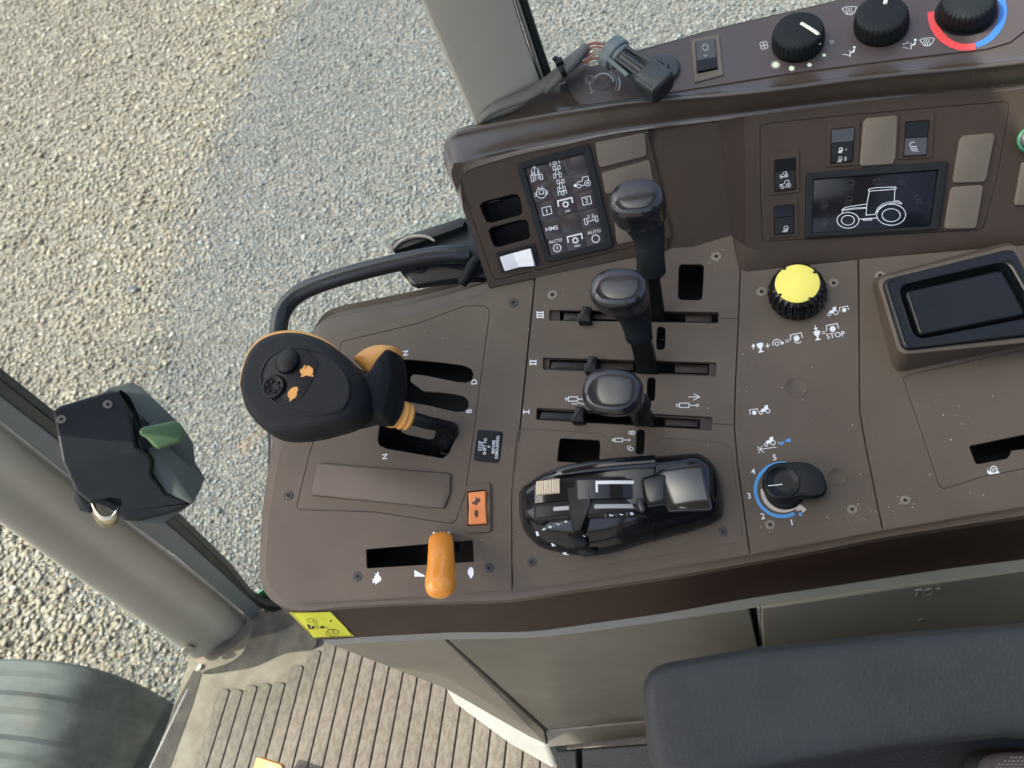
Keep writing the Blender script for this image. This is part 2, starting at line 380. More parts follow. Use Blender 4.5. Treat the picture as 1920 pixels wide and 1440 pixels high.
class Sym:
    """flat print laid on a plane; all coordinates are measured on the photo through one zoom window"""
    def __init__(s, pl, h=.12, z=(0, 0, 1.)):
        s.pl = pl; s.h = h; s.z = z; s.V = []; s.F = []; s.k = 0
    def m(s, p): x0, y0, k = s.z; return s.pl.q(x0+p[0]/k, y0+p[1]/k, s.h)
    def sc(s, p): return np.linalg.norm(s.m((p[0]+1, p[1]))-s.m(p))
    def _quad(s, Q):
        k = len(s.V); s.k += 1; hh = s.h+.004*(s.k % 9)
        s.V += [s.pl.w(x, y, hh) for x, y in Q]; s.F.append(tuple(range(k, k+len(Q))))
    def line(s, pts, wd=1.6, close=False):
        Q = [s.m(p) for p in pts]; w_ = .86*wd*s.sc(pts[0])/2
        if close: Q = Q+[Q[0]]
        k = len(s.V); s.k += 1; hh = s.h+.004*(s.k % 9); n = len(Q)
        for i in range(n):
            a = Q[i]-Q[i-1] if i else (Q[0]-Q[-2] if close else Q[1]-Q[0])
            b = Q[i+1]-Q[i] if i < n-1 else (Q[1]-Q[0] if close else a)
            a = a/max(1e-9, np.linalg.norm(a)); b = b/max(1e-9, np.linalg.norm(b)); t = a+b
            if np.linalg.norm(t) < .3: t = a
            t = t/np.linalg.norm(t); nn = np.array([-t[1], t[0]]); c = max(.5, nn@np.array([-a[1], a[0]]))
            s.V += [s.pl.w(*(Q[i]+nn*w_/c), hh), s.pl.w(*(Q[i]-nn*w_/c), hh)]
            if i: s.F.append((k+2*i-2, k+2*i-1, k+2*i+1, k+2*i))
    def poly(s, pts): s._quad([s.m(p) for p in pts])
    def disc(s, c, r, n=20, ry=None):
        s.poly([(c[0]+r*math.cos(a), c[1]+(ry or r)*math.sin(a)) for a in np.linspace(0, 2*math.pi, n, endpoint=False)])
    def arc(s, c, r, a0, a1, wd=1.6, ry=None, rot=0, n=None):  # degrees, 0 = right, counter-clockwise in the photo
        n = n or max(6, int(abs(a1-a0)/12)); P = []
        for a in np.radians(np.linspace(a0, a1, n+1)):
            x, y = r*math.cos(a), -(ry or r)*math.sin(a); P.append((c[0]+x*math.cos(rot)-y*math.sin(rot), c[1]+x*math.sin(rot)+y*math.cos(rot)))
        if abs(a1-a0) >= 359.9: s.line(P[:-1], wd, True)
        else: s.line(P, wd)
    def ring(s, c, r, wd=1.6, ry=None): s.arc(c, r, 0, 360, wd, ry, n=22)
    def gear(s, c, r, wd, teeth=8, tl=.35):
        s.ring(c, r, wd)
        for i in range(teeth):
            a = 2*math.pi*i/teeth+.2; s.line([(c[0]+r*math.cos(a), c[1]+r*math.sin(a)), (c[0]+r*(1+tl)*math.cos(a), c[1]+r*(1+tl)*math.sin(a))], wd*1.2)
    def done(s, name, mt, parent=None, label=None):
        o = mesh(name, s.V, s.F, mt, parent, 0, recalc=False); me = o.data
        n = Vector(s.pl.n); bm = bmesh.new(); bm.from_mesh(me)
        for f in bm.faces:
            f.normal_update()
            if f.normal.dot(n) < 0: f.normal_flip()
        bm.to_mesh(me); bm.free()
        if label: o['label'] = label
        return o
def text(pl, s, u, v, hpx, ang, mt, parent=None, h=.15, name='lettering', bold=.012, wide=1., depth=0., tall=1.):
    cu = bpy.data.curves.new('t', 'FONT'); cu.body = s; cu.align_x = 'CENTER'; cu.align_y = 'CENTER'; cu.offset = bold; cu.size = 1; cu.resolution_u = 3; cu.extrude = depth
    ob = bpy.data.objects.new('t', cu); me = bpy.data.meshes.new_from_object(ob); bpy.data.objects.remove(ob); bpy.data.curves.remove(cu)
    me.name = name; a = math.radians(ang); c = pl.q(u, v, h); d = pl.q(u+math.cos(a)*4, v-math.sin(a)*4, h)-c; k = np.linalg.norm(d)/4; d = d/np.linalg.norm(d); e = np.array([-d[1], d[0]])
    S = hpx*k/.70
    for vt in me.vertices:
        p = c+d*vt.co.x*S*wide+e*(vt.co.y)*S*tall; vt.co = Vector(pl.w(p[0], p[1], h+vt.co.z*S))
    me.update(); return finish(me, name, mt, parent, 0 if not depth else 20)
def merge_print(name, objs, mt, parent, label=None):
    o = join_mesh(name, objs, mt, parent, 0)
    if label: o['label'] = label
    return o

_screw = {}
def screw(pl, u, v, r, kind, parent, h=0.):
    """countersunk socket screw: cup, head with a hexagonal socket; shared meshes"""
    if kind not in _screw:
        n = 16; A_ = np.linspace(0, 2*math.pi, n, endpoint=False)
        prof = [(1.08, .0), (1.04, .13), (.90, .16), (.78, .03), (.66, .12), (.40, .13)]
        V = []; Fc = []
        for r_, z in prof: V += [(r_*math.cos(a), r_*math.sin(a), z) for a in A_]
        for i in range(len(prof)-1):
            for j in range(n): Fc.append((i*n+j, i*n+(j+1) % n, (i+1)*n+(j+1) % n, (i+1)*n+j))
        me = bpy.data.meshes.new('screw'); me.from_pydata(V, [], Fc); me.update(); me.materials.append(MATS['screw_dark' if kind == 'd' else 'screw_dusty'])
        me.polygons.foreach_set('use_smooth', [True]*len(me.polygons))
        V = [(.42*math.cos(a), .42*math.sin(a), .135) for a in A_]+[(.40*math.cos(a), .40*math.sin(a), .02) for a in A_]
        Fc = [(j, (j+1) % n, n+(j+1) % n, n+j) for j in range(n)]+[tuple(range(n, 2*n))]
        m2 = bpy.data.meshes.new('socket'); m2.from_pydata(V, [], Fc); m2.update(); m2.materials.append(MATS['pit'])
        _screw[kind] = (me, m2)
    k = pl.mmpx(u, v, h)*r/1000; p = pl.P(u, v, h)
    M = Matrix.Identity(4)
    for i in range(3):
        M[i][0] = pl.ex[i]*k; M[i][1] = pl.ey[i]*k; M[i][2] = pl.n[i]*k; M[i][3] = p[i]-ORIG[parent.name][i]
    o = bpy.data.objects.new('screw', _screw[kind][0]); COL.objects.link(o); o.parent = parent; o.matrix_local = M; ORIG[o.name] = Vector(p)
    if parent.parent is None:
        s = bpy.data.objects.new('socket', _screw[kind][1]); COL.objects.link(s); s.parent = o
    return o

# ================================================================== THE GROUND OUTSIDE
def grid_mesh(name, x0, x1, y0, y1, z, mt):
    V = [(x0, y0, z), (x1, y0, z), (x1, y1, z), (x0, y1, z)]
    o = mesh(name, V, [(0, 1, 2, 3)], mt, None, 0, loc=(0, 0, z)); tag(o, kind='structure'); return o
mat('ground', (.10, .088, .066), .95, col2=(.15, .135, .105), mscale=30, bump=1, bscale=60)
gm = MATS['ground']; gt = gm.node_tree; gb = gt.nodes['Principled BSDF']
gv = gt.nodes.new('ShaderNodeTexVoronoi'); gv.inputs['Scale'].default_value = 120; gg = gt.nodes.new('ShaderNodeNewGeometry'); gt.links.new(gg.outputs['Position'], gv.inputs['Vector'])
gr1 = gt.nodes.new('ShaderNodeValToRGB'); gr1.color_ramp.elements[0].color = (.045, .04, .032, 1); gr1.color_ramp.elements[1].color = (.26, .24, .20, 1)
gs = gt.nodes.new('ShaderNodeSeparateColor'); gt.links.new(gv.outputs['Color'], gs.inputs[0]); gt.links.new(gs.outputs[0], gr1.inputs[0])
gt.links.new(gr1.outputs[0], gb.inputs['Base Color'])
gbp = gt.nodes.new('ShaderNodeBump'); gbp.inputs['Strength'].default_value = 1; gbp.inputs['Distance'].default_value = .006; gbp.invert = True
gt.links.new(gv.outputs['Distance'], gbp.inputs['Height']); gt.links.new(gbp.outputs[0], gb.inputs['Normal'])
grid_mesh('ground', -60, 60, -60, 60, 0, 'ground')
# border between the tan pebbles and the finer grey-green gravel, walked on the ground
BORD = np.array([F(u, v, 0.)[:2] for u, v in [(560, 0), (475, 130), (395, 290), (345, 470), (300, 600), (270, 760), (210, 900), (150, 1060), (255, 1200), (320, 1330)]])
BORD = np.vstack([BORD[0]+(BORD[0]-BORD[1])*8, BORD, BORD[-1]+np.array([.2, -3])])
def warm_side(P):                                         # signed distance to the border (positive: tan side)
    best = np.full(len(P), 1e9); sg = np.zeros(len(P))
    for a, b in zip(BORD[:-1], BORD[1:]):
        ab = b-a; t = np.clip(((P-a)@ab)/(ab@ab), 0, 1); q = a+t[:, None]*ab; d = np.linalg.norm(P-q, axis=1)
        cr = ab[0]*(P[:, 1]-a[1])-ab[1]*(P[:, 0]-a[0]); m_ = d < best-1e-9; best[m_] = d[m_]; sg[m_] = np.sign(cr[m_])
    return best*sg
def px_of(P3):
    c = (P3-CAM)@RM; return 960+FPX*c[:, 0]/c[:, 2], 720+FPX*c[:, 1]/c[:, 2]
def pebbles(name, n_target, size, warm, mt, label, cat, region, zlift=0.0, octa=False):
    x0, x1, y0, y1 = region
    P = rng.uniform((x0, y0), (x1, y1), (n_target, 2))
    P3 = np.c_[P, np.zeros(len(P))]; u, v = px_of(P3)
    keep = (u > -230) & (u < 2150) & (v > -120) & (v < 1560)
    sd = warm_side(P)+rng.normal(0, .16, len(P)); keep &= (sd > 0) if warm < 0 else (sd < 0)
    P = P[keep]; dist = np.linalg.norm(np.c_[P, np.zeros(len(P))]-CAM, axis=1)
    pr = np.clip(3.6/dist, .12, 1)**1.15; k2 = rng.uniform(0, 1, len(P)) < pr; P = P[k2]; pr = pr[k2]; n = len(P)
    t = (1+5**.5)/2
    ico = np.array([(-1, t, 0), (1, t, 0), (-1, -t, 0), (1, -t, 0), (0, -1, t), (0, 1, t), (0, -1, -t), (0, 1, -t), (t, 0, -1), (t, 0, 1), (-t, 0, -1), (-t, 0, 1)])/math.sqrt(1+t*t)
    fc = np.array([(0, 11, 5), (0, 5, 1), (0, 1, 7), (0, 7, 10), (0, 10, 11), (1, 5, 9), (5, 11, 4), (11, 10, 2), (10, 7, 6), (7, 1, 8), (3, 9, 4), (3, 4, 2), (3, 2, 6), (3, 6, 8), (3, 8, 9), (4, 9, 5), (2, 4, 11), (6, 2, 10), (8, 6, 7), (9, 8, 1)])
    if octa:
        ico = np.array([(1, 0, 0), (-1, 0, 0), (0, 1, 0), (0, -1, 0), (0, 0, 1), (0, 0, -1.)])*1.15
        fc = np.array([(0, 2, 4), (2, 1, 4), (1, 3, 4), (3, 0, 4), (2, 0, 5), (1, 2, 5), (3, 1, 5), (0, 3, 5)])
    nv = len(ico)
    V = np.repeat(ico[None], n, 0)*(1+rng.normal(0, .13, (n, nv, 1)))
    s = size*np.exp(rng.normal(0, .28, n))/np.sqrt(pr)**.8*np.where((P[:, 1] < 1.5) & (warm > 0), 1.2, 1)
    V = V*np.stack([s*rng.uniform(.8, 1.35, n), s*rng.uniform(.65, 1., n), s*rng.uniform(.30, .50, n)], 1)[:, None, :]
    a = rng.uniform(0, 2*math.pi, n); b_ = rng.normal(0, .35, n)
    cx, sx = np.cos(b_)[:, None], np.sin(b_)[:, None]; y, z = V[..., 1]*cx-V[..., 2]*sx, V[..., 1]*sx+V[..., 2]*cx; V = np.stack([V[..., 0], y, z], -1)
    ca, sa = np.cos(a)[:, None], np.sin(a)[:, None]; x, y = V[..., 0]*ca-V[..., 1]*sa, V[..., 0]*sa+V[..., 1]*ca
    V = np.stack([x+P[:, 0, None], y+P[:, 1, None], V[..., 2]+(s*rng.uniform(.15, .9, n))[:, None]+zlift], -1).reshape(-1, 3)
    Fc = (fc[None]+nv*np.arange(n)[:, None, None]).reshape(-1, 3)
    me = bpy.data.meshes.new(name); me.vertices.add(len(V)); me.vertices.foreach_set('co', V.ravel())
    me.loops.add(len(Fc)*3); me.loops.foreach_set('vertex_index', Fc.ravel().astype(np.int32))
    me.polygons.add(len(Fc)); me.polygons.foreach_set('loop_start', np.arange(0, len(Fc)*3, 3, dtype=np.int32)); me.polygons.foreach_set('loop_total', np.full(len(Fc), 3, dtype=np.int32))
    me.polygons.foreach_set('use_smooth', [True]*len(Fc)); me.update(); me.validate()
    at = me.attributes.new('rnd', 'FLOAT', 'POINT'); at.data.foreach_set('value', np.repeat(rng.beta(2.2, 2.2, n), nv))
    me.materials.append(MATS[mt]); o = bpy.data.objects.new(name, me); COL.objects.link(o); tag(o, label, cat, kind='stuff')
    print(name, n)
pebbles('tan_pebbles', 400000, .0088, 1, 'pebble_warm', 'coarse tan and cream pebbles covering the ground at the left', 'gravel', (-10.5, -.6, -.6, 11.0))
pebbles('grey_gravel', 800000, .0057, -1, 'pebble_cool', 'finer grey green gravel on the ground right of the tan pebbles', 'gravel', (-5.5, 3.5, .1, 8.6), octa=True)
# one dark stone lying in the tan pebbles
p = F(248, 542, .02); o = stack('dark_stone', [(248, 542, 0, 3), (248, 542, 4, 8), (248, 541, 9, 9), (248, 541, 14, 5)], 'disc_grey', pl=Plane(p, (0, 0, 1), (248, 542)), seg=9, ratio=.7)
tag(o, 'single small dark stone lying among the tan pebbles', 'stone')

# ================================================================== THE CAB
FZ = 1.30
GP1, GP2 = F(490, 1135, 1.32), W(890, 232, 80)
GN = unit((-(GP2-GP1)[1], (GP2-GP1)[0], 0)); GD = unit((GP2-GP1)*np.array([1, 1, 0]))
PG = Plane(GP1, GN, (600, 700))                           # the tall side window
def G(u, v, off=0.): return PG.P(u, v, off)

def slab(name, pts, thick, mt, parent=None, n=(0, 0, -1), **k):
    n = np.array(n, float); V = [p for p in pts]+[p+n*thick for p in pts]; c = len(pts)
    Fc = [tuple(range(c)), tuple(range(c, 2*c))]+[(i, (i+1) % c, c+(i+1) % c, c+i) for i in range(c)]
    return mesh(name, V, Fc, mt, parent, 25, **k)
def box(name, lo, hi, mt, parent=None, bev=0.):
    V = [(x, y, z) for x in (lo[0], hi[0]) for y in (lo[1], hi[1]) for z in (lo[2], hi[2])]
    o = mesh(name, V, [(0, 1, 3, 2), (4, 5, 7, 6), (0, 1, 5, 4), (2, 3, 7, 6), (0, 2, 6, 4), (1, 3, 7, 5)], mt, parent, 25)
    if bev:
        b = o.modifiers.new('b', 'BEVEL'); b.width = bev; b.segments = 3
    return o
# roof of the cab, above the picture: it shades the console
ROOF_X = -1.22
roof = thing('cab_roof', 'pale cab roof lining over the controls, above the picture', 'roof', (0, 0, 2.98)); roof['kind'] = 'structure'
del roof['label'], roof['category']
HX0, HX1, HY0, HY1 = -.40, .16, -.10, .70                 # roof window above the console
for P_ in [[(ROOF_X, -.55), (HX0, -.55), (HX0, .78), (ROOF_X, .62)], [(HX1, -.55), (.42, -.55), (.42, .86), (HX1, .83)], [(HX0, -.55), (HX1, -.55), (HX1, HY0), (HX0, HY0)], [(HX0, HY1), (HX1, HY1), (HX1, .83), (HX0, .78)]]:
    slab('headliner', [np.array([x, y, 2.98]) for x, y in P_], -.06, 'headliner', roof)
slab('roof_window', [np.array([x, y, 3.0]) for x, y in [(HX0, HY0), (HX1, HY0), (HX1, HY1), (HX0, HY1)]], .005, 'glass', roof)
# rear posts of the cab, behind and beside the picture
for nm, lo, hi in [('rear_post', (.93, .74, 1.3), (1.0, .84, 2.98)), ('rear_post', (.93, -.98, 1.3), (1.0, -.88, 2.98)), ('door_post', (-.10, -.99, 1.3), (-.02, -.93, 2.98))]:
    o = box(nm, lo, hi, 'pillar', None, .01); tag(o, kind='structure')
o = box('rear_wall', (.95, -.88, 1.3), (1.0, .74, 2.10), 'panel_grey', None, .01); tag(o, kind='structure')
o = box('side_sill', (-.80, -.99, 1.22), (.95, -.93, 1.40), 'panel_grey', None, .01); tag(o, kind='structure')

st_ = thing('driver_seat', 'dark driver seat backrest behind the armrest, outside the picture', 'seat', (.50, -.30, 1.40))
box('backrest', (.44, -.56, 1.70), (.58, -.04, 2.42), 'slate', st_, .05); box('cushion', (-.11, -.56, 1.48), (.46, .185, 1.74), 'slate', st_, .04); box('pedestal', (.1, -.45, 1.30), (.4, -.15, 1.55), 'black_matt', st_, .01)
# front post of the cab (lower left)
fp = thing('front_post', 'beige cab post at lower left carrying the window latch, rising from the floor corner', 'post', G(470, 1160))
iL, iH = G(470, 1160), G(0, 790); up_ = unit(iH-iL)
dd = unit((-.62, -.78, 0)); PN = unit(np.cross(up_, dd)); PP = Plane(iL, PN, (250, 1050))
def post_row(a, b, bul):                                  # a: inner edge photo point, b: outer edge photo point
    A, B = PP.P(*a), PP.P(*b); n = PP.n; row = [A-n*.030]
    for t, h in [(0, -.010), (.03, .0), (.12, .006), (.3, .008), (.45, .004), (.55, .003), (.7, .006), (.88, .004), (.97, -.003), (1, -.012)]:
        row.append(A+(B-A)*t+n*(h+bul))
    row.append(B-n*.045); return row
rows = []
for a, b in [((469, 1168), (362, 1243)), ((455, 1146), (340, 1222)), ((345, 1058), (245, 1158)), ((170, 927), (120, 1076)), ((0, 790), (0, 985))]: rows.append(post_row(a, b, 0))
ext = [[p+up_*dz for p in rows[-1]] for dz in (.5, .98, 1.0)]
rows = [[p-up_*.012-PP.n*.012*(0 < i < len(rows[0])-1) for i, p in enumerate(rows[0])]]+rows+ext
Vp, Fp = rings_mesh(rows, closed=True); o = mesh('post_body', Vp, Fp, 'pillar', fp, 50)
s = o.modifiers.new('s', 'SUBSURF'); s.levels = 1; s.render_levels = 2
# tiny pin holes trim along its outer edge
Vh = []; Fh = []
for t in np.linspace(.0, 1, 62):
    a = np.array([4, 990.])*(1-t)+np.array([352, 1228.])*t; a[1] += 5*math.sin(t*3.14)
    c = PP.P(a[0]-3, a[1]+5, -14); k = len(Vh); r_ = .0011
    Vh += [c+PP.ex*r_*math.cos(x)+PP.ey*r_*math.sin(x) for x in np.linspace(0, 6.28, 7)[:-1]]; Fh.append(tuple(range(k, k+6)))
tag(mesh('dotted_trim', Vh, Fh, 'pit', fp, 0), kind='stuff')
stack('button', [(353, 1219, 4, 13), (353, 1218, 9, 13), (353, 1217, 12, 9)], 'pillar', fp, pl=PP, ratio=.55, rot=-.1, seg=20)
tube('foot_bead', [PP.P(374, 1250, 0), PP.P(400, 1255, 6), PP.P(430, 1254, 6), PP.P(457, 1246, 0)], [.005, .007, .007, .004], 'pale', fp)
# rubber seal and grey strip along the window
sealt = thing('window_seal', 'dark rubber seal and grey strip between the beige post and the side window', 'window seal', G(480, 1140, -5))
def strip(name, a, b, mt, parent, thick=.010, off=0.):    # a, b photo polylines with equal counts
    A = [G(*p, off) for p in a]; B = [G(*p, off) for p in b]; n = len(A); V = A+B+[p-GN_*thick for p in A]+[p-GN_*thick for p in B]; Fc = []
    for i in range(n-1): Fc += [(i, i+1, n+i+1, n+i), (2*n+i, 2*n+i+1, 3*n+i+1, 3*n+i), (i, i+1, 2*n+i+1, 2*n+i), (n+i, n+i+1, 3*n+i+1, 3*n+i)]
    Fc += [(0, n, 3*n, 2*n), (n-1, 2*n-1, 4*n-1, 3*n-1)]
    o = mesh(name, V, Fc, mt, parent, 30); b_ = o.modifiers.new('b', 'BEVEL'); b_.width = .0022; b_.segments = 2; b_.limit_method = 'ANGLE'; return o
GN_ = PG.n
strip('grey_strip', [(-560, 300), (0, 741), (200, 895), (330, 995), (440, 1095), (492, 1142)], [(-560, 352), (0, 790), (185, 938), (330, 1044), (440, 1136), (472, 1164)], 'pillar_seal', sealt, .012, 4)
strip('rubber_seal', [(-560, 262), (0, 710), (200, 868), (330, 972), (430, 1068), (474, 1122), (500, 1136), (530, 1140)], [(-560, 296), (0, 739), (200, 893), (330, 993), (440, 1093), (484, 1138), (505, 1148), (530, 1152)], 'seal', sealt, .016, 8)
# side window pane with its green-painted edge outside
glass = thing('window_pane', 'green tinted side window pane between the two cab posts', 'window pane', G(500, 900, -14))
slab('pane', [G(0, 700, -12), G(478, 1125, -12), G(510, 1143, -12), G(700, 1010, -12), G(1000, 420, -12), G(905, 250, -12), G(870, 180, -12), G(800, 0, -12), G(800, -60, -12), G(-60, -60, -12), G(-60, 640, -12)], .004, 'glass', glass, n=-GN_)
block('painted_corner', PG, [(470, 1122), (500, 1140), (530, 1136), (520, 1104), (492, 1107)], -20, -17, 'green_paint', glass, r=2)

# rear post of the window (top of the picture)
rp_ = thing('window_post', 'beige cab post leaning up from the dashboard back edge between the windows', 'post', G(950, 200))
rows = []
for a, b in [((893, 238), (1027, 182)), ((888, 226), (1022, 168)), ((838, 110), (990, 80)), ((790, 0), (964, -2)), ((740, -115), (938, -90)), ((630, -370), (880, -290))]:
    A, B = G(*a, 0), G(*b, 0)
    rows.append([A-GN_*.05, A-GN_*.006, A+(B-A)*.03+GN_*.002, A+(B-A)*.12+GN_*.005, A+(B-A)*.5+GN_*.006, A+(B-A)*.88+GN_*.005, A+(B-A)*.97+GN_*.002, B-GN_*.006, B-GN_*.05])
Vp, Fp = rings_mesh(rows); mesh('post_body', Vp, Fp, 'pillar', rp_, 50)
strip('grey_edge', [(967, 0), (1019, 160), (1024, 175)], [(973, 0), (1024, 158), (1029, 173)], 'panel_edge', rp_, .012, 1)
strip('rubber_seal', [(935, -110), (973, 0), (1024, 158), (1030, 178)], [(958, -110), (990, 0), (1016, 80), (1040, 150)], 'seal', rp_, .02, -6)
# second pane right of that post
g2 = thing('window_pane', 'side window pane behind the heater knobs, right of the upper post', 'window pane', W(1300, 60, 40))
slab('pane', [G(985, 0, 8), G(1030, 160, 8), G(1400, 90, 8), G(2100, -80, 8), G(2000, -300, 8), G(930, -160, 8)], .004, 'clear', g2, n=-GN_)

# windscreen pane ahead of the floor sill
ws_ = thing('windscreen', 'windscreen pane beside the beige post, with the mudguard seen through it', 'window pane', (-1.03, .14, 1.30))
w0, w1 = F(369, 1256, 1.306), F(285, 1440, 1.306); wn = unit((-(w1-w0)[1], (w1-w0)[0], 0)); PW = Plane(w0, wn, (300, 1300))
slab('pane', [PW.P(u, v) for u, v in [(373, 1250), (352, 1205), (170, 1075), (0, 955), (-120, 860), (-120, 1560), (225, 1560)]], .004, 'clear', ws_, n=-PW.n)
# mudguard outside, bottom left
fe = thing('front_mudguard', 'dusty grey ribbed mudguard curving down outside the windscreen at bottom left', 'mudguard', (-2.0, .1, .5))
RR, XC, ZT = .60, -2.30, 1.10; rings = []
prof = [(.400, -0.0275), (.404, -0.0083), (.396, 0), (.372, 0.0033), (.360, -0.0066), (.345, -0.0077), (.325, -0.0066), (.312, 0.0055), (.285, 0.0077), (.270, -0.0055), (.225, -0.0066), (.212, 0.0055), (.185, 0.0077), (.172, -0.0055), (.125, -0.0066), (.112, 0.0044), (.085, 0.0055), (.072, -0.0066), (.02, -0.0066), (.005, 0.0055), (-.03, 0.0066), (-.045, -0.0055), (-.09, -0.0055), (-.1, 0.0055), (-.20, 0), (-.22, -0.0165)]
ed = []
for u, v in [(-260, 1262), (-120, 1246), (0, 1237), (60, 1238), (120, 1244), (180, 1256), (235, 1274), (285, 1296), (335, 1326), (352, 1338)]:
    d = ray(u, v); p = CAM+d*(.40/d[1]); ed.append([p[0], p[2]])
ed.append([ed[-1][0]-.05, ed[-1][1]-.15]); ed = catmull(ed, 6)
for i in range(len(ed)):
    t = ed[min(i+1, len(ed)-1)]-ed[max(i-1, 0)]; t = t/np.linalg.norm(t); nn = np.array([-t[1], t[0]]); nn = nn if nn[1]*1.0+nn[0]*.5 > 0 else -nn
    rings.append([(ed[i][0]+nn[0]*dz, y, ed[i][1]+nn[1]*dz) for y, dz in prof])
Vp = []; Fp = []
for r_ in rings: Vp += r_
n_ = len(prof)
for i in range(len(rings)-1):
    for j in range(n_-1): Fp.append((i*n_+j, i*n_+j+1, (i+1)*n_+j+1, (i+1)*n_+j))
o = mesh('guard_shell', Vp, Fp, 'fender', fe, 30); sd_ = o.modifiers.new('t', 'SOLIDIFY'); sd_.thickness = .006
for u, v, r_ in [(268, 1395, 5), (259, 1380, 2.5), (277, 1392, 2.5)]:
    q = CAM+ray(u, v)*((2.05)/np.linalg.norm(ray(u, v)))
# ------------------------------------------------------------------ floor
sill = slab('cab_floor', [F(358, 1228, FZ-.004), F(283, 1452, FZ-.004), F(240, 1560, FZ-.004), np.array([-1.05, -.9, FZ-.004]), np.array([.95, -.9, FZ-.004]), np.array([.95, .72, FZ-.004]), np.array([-.25, .66, FZ-.004]), F(503, 1152, FZ-.004), F(472, 1118, FZ-.004)], .05, 'dirt', None)
tag(sill, kind='structure')
sl_ = thing('floor_sill', 'dirty dark rubber edge of the cab floor beside the mudguard', 'floor edge', F(330, 1350, FZ))
A_ = [F(367, 1258, FZ), F(333, 1322, FZ), F(287, 1440, FZ), F(250, 1530, FZ)]; B_ = [F(378, 1262, FZ+.004), F(362, 1318, FZ+.004), F(318, 1440, FZ+.004), F(285, 1530, FZ+.004)]
V = [p+np.array([0, 0, .006]) for p in A_]+B_+[p-np.array([0, 0, .08]) for p in A_]
o = mesh('sill_edge', V, [(0, 1, 5, 4), (1, 2, 6, 5), (2, 3, 7, 6), (0, 1, 9, 8), (1, 2, 10, 9), (2, 3, 11, 10)], 'sill', sl_, 40)
# ribbed floor mat
fm = thing('floor_mat', 'dusty beige ribbed rubber floor mat beside the console foot', 'floor mat', F(700, 1400, FZ))
PF = Plane((0, 0, FZ), (0, 0, 1), (700, 1400))
slab('mat_sheet', [F(u, v, FZ+.003) for u, v in [(372, 1262), (300, 1440), (240, 1600), (1300, 1600), (1150, 1440), (1010, 1410), (860, 1300), (600, 1180), (480, 1180)]], .006, 'dirt', fm)
def zf(x, y): return (400+x/2.909, 1100+y/2.909)
ends = [zf(20, 560), zf(92, 538), zf(165, 528), zf(243, 522), zf(320, 430), zf(395, 350), zf(430, 225), zf(490, 250), zf(555, 285), zf(640, 310), zf(690, 330), zf(752, 360), zf(818, 385), zf(882, 408), zf(952, 435), zf(1025, 455), zf(1098, 485), zf(1150, 500), zf(1205, 585), zf(1280, 630), zf(1335, 725), zf(1400, 845), zf(1475, 935), zf(1530, 980), zf(1600, 1010)]
base_x = [float(F(zf(k, 989)[0], 1440, FZ)[0]) for k in (-20, 55, 130, 213, 300, 378, 458, 540, 622, 706, 790, 876, 960, 1045, 1130)]
pitch = (base_x[-1]-base_x[0])/14
bx = [base_x[0]+pitch*i for i in range(-1, 28)]
for i, xl in enumerate(bx):
    if i >= len(ends)+1: break
    e = ends[min(max(i-1, 0), len(ends)-1)]; xm = xl+pitch*.5
    # find the end: where this rib's middle line meets the height of the measured end
    ye = float(F(e[0], e[1], FZ)[1])
    ww = pitch*.5-.0010
    jag = pitch*.45 if i > 18 else pitch*.1
    out = [(xm-ww, -.25), (xm+ww, -.25), (xm+ww, ye-jag*1.4), (xm+ww*.3, ye), (xm-ww*.5, ye), (xm-ww, ye-jag*.3)]
    q = np.array(rpoly([(a*1000, b*1000) for a, b in out], 2, 3))/1000
    R_ = [(q, 0), (q, .0042), (inset(q, .0008), .0056), (inset(q, .0022), .006)]
    Vq, Fq = rings_mesh([[(x, y, FZ+.003+h) for x, y in rr] for rr, h in R_])
    mesh('rib', Vq, Fq, 'rib', fm, 35)
# rubber upstand of the floor at the foot of the front post
fu = thing('floor_corner', 'dark rubber upstand of the floor mat around the foot of the beige post', 'floor trim', F(480, 1200, FZ))
Vq = [F(474, 1158, FZ+.05), F(505, 1146, FZ+.05), F(545, 1150, FZ+.04), F(600, 1196, FZ+.03), F(462, 1240, FZ+.012), F(497, 1190, FZ+.022), F(535, 1190, FZ+.014), F(590, 1215, FZ+.006), F(440, 1258, FZ+.004), F(488, 1250, FZ+.004), F(530, 1222, FZ+.004), F(580, 1222, FZ+.002), F(380, 1255, FZ+.012), F(374, 1268, FZ+.003)]
o = mesh('upstand', Vq, [(0, 1, 5, 4), (1, 2, 6, 5), (2, 3, 7, 6), (4, 5, 9, 8), (5, 6, 10, 9), (6, 7, 11, 10), (12, 4, 8, 13)], 'sill', fu, 60)
s = o.modifiers.new('s', 'SUBSURF'); s.levels = 1; s.render_levels = 2
# orange-yellow pedal at the bottom edge
pd = thing('pedal', 'yellow orange pedal pad cut off by the bottom of the picture', 'pedal', F(500, 1440, FZ+.06))
PD = Plane(F(500, 1440, FZ+.07), (0, -.3, 1), (500, 1440))
block('pedal_pad', PD, [(481, 1419), (526, 1434), (560, 1500), (455, 1500)], -8, 0, 'pedal', pd, r=3, bev=1.5)
block('pedal_rim', PD, [(486, 1426), (522, 1438), (545, 1490), (465, 1490)], 0, 1.5, 'pedal', pd, r=2, bev=.8)

